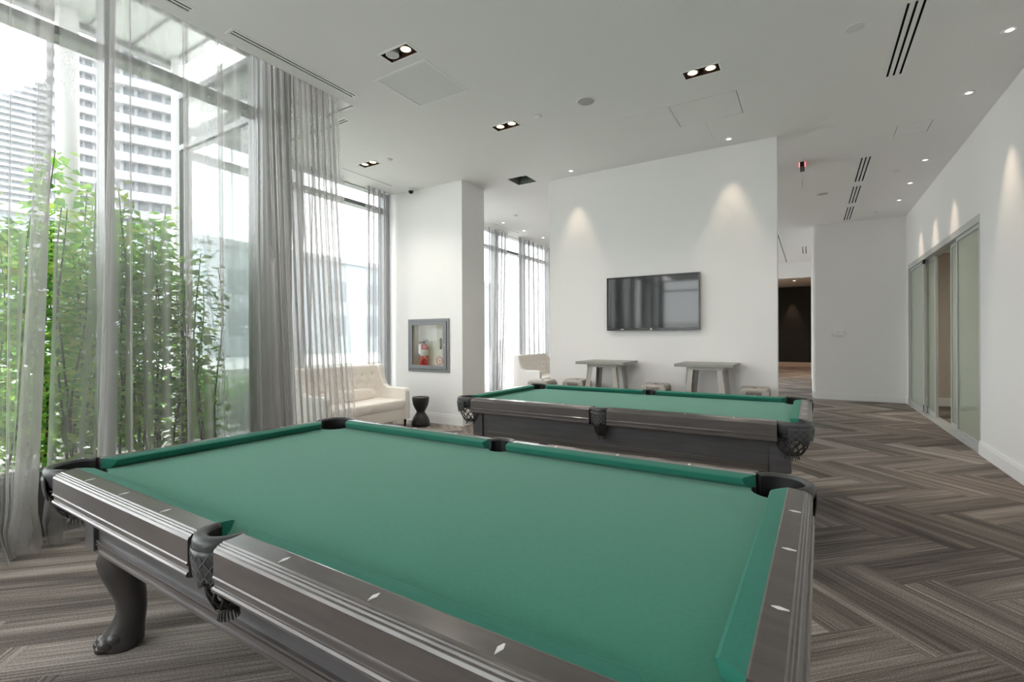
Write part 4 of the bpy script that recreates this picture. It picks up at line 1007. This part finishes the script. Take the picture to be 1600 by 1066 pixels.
# low walls, lawn, far houses
for i, (x, y, l, z, lab) in enumerate(((-9.4, 5.2, 5.0, 0.18, 'low pale concrete ledge outside the alcove'), (-12.0, 7.0, 8.0, 0.62, 'upper pale concrete terrace wall beyond the lawn strip'))):
    tag(box(x - 0.3, x + 0.3, y - l / 2, y + l / 2, -0.14, z).build('concrete_ledge', CONC), lab, 'wall')
tag(box(-11.6, -9.8, 2.0, 11.0, -0.14, 0.16).build('lawn_strip', GRASS), 'strip of lawn between the concrete ledges', 'lawn')
hb = empty('far_house', (-46, 30, -0.14)); tag(hb, 'pale low house far behind the alcove window', 'building')
box(-6, 6, -30, 30, 0, 9).build('facade', HILLS, hb); box(-6.4, 6.4, -30.4, 30.4, 9, 9.5).build('roof', TOWERC, hb)
for k in range(12):
    for j in range(2): box(6.0, 6.06, -28 + k * 4.8, -26 + k * 4.8, 1.8 + j * 3.4, 3.8 + j * 3.4).build('house_window', TOWERG, hb)
def tower(cx, cy, w, d, nfl, fh, lab, step=0, rz=None):
    rz = math.atan2(-cx, cy) if rz is None else rz       # face the room
    t = empty('apartment_tower', (cx, cy, -0.14), rz); tag(t, lab, 'building')
    for f in range(nfl):
        s = 1.0
        if step and f > nfl - 6: s = 1 - 0.13 * (f - (nfl - 6))
        x0 = -w / 2 + (1 - s) * w; z = f * fh
        if f == 0: box(-w / 2 + 0.8, w / 2 - 0.5, -d / 2 + 0.8, d / 2, 0, (nfl - (5 if step else 0)) * fh).build('glass_body', TOWERG, t)
        elif step and f > nfl - 6: box(x0 + 0.8, w / 2 - 0.5, -d / 2 + 0.8, d / 2, z, z + fh).build('upper_body', TOWERG, t)
        box(x0, w / 2, -d / 2 - 0.8, d / 2, z - 0.35, z).build('balcony_slab', TOWERC, t)
        box(x0, w / 2, -d / 2 - 0.8, -d / 2 - 0.7, z, z + fh * 0.34).build('balcony_rail', TOWERC, t)
    for k in range(5): box(-w / 2 + 1 + k * (w - 2) / 4 - 0.25, -w / 2 + 1 + k * (w - 2) / 4 + 0.25, -d / 2 + 0.5, -d / 2 + 0.85, 0, (nfl - (6 if step else 0)) * fh).build('pier', TOWERC, t)
    return t
tower(-395, 95, 34, 24, 42, 3.7, 'distant tower with stepped top and striped balconies', 1)
tower(-100, 39.5, 9.5, 12, 20, 3.1, 'nearer pale apartment tower with deep balconies beside the white column')
tower(-150, 43.5, 9, 12, 22, 3.2, 'bluish glass tower between the canopy columns')
# unseen fill light added to brighten the meeting room
t = empty('added_fill_light', (XR + 1.9, 9.2, 2.95)); tag(t, 'flat light added out of view to brighten the room behind the sliding glass doors', 'lamp')
slab_with_holes((-0.32, 0.32, -0.62, 0.62), [(-0.30, 0.30, -0.60, 0.60)], 'z', -0.03, 0.0).build('frame', TRIMW, t)
box(-0.30, 0.30, -0.60, 0.60, -0.024, -0.02).build('diffuser', emit('fill_light_panel', (1.0, 0.93, 0.84), 14.0), t)
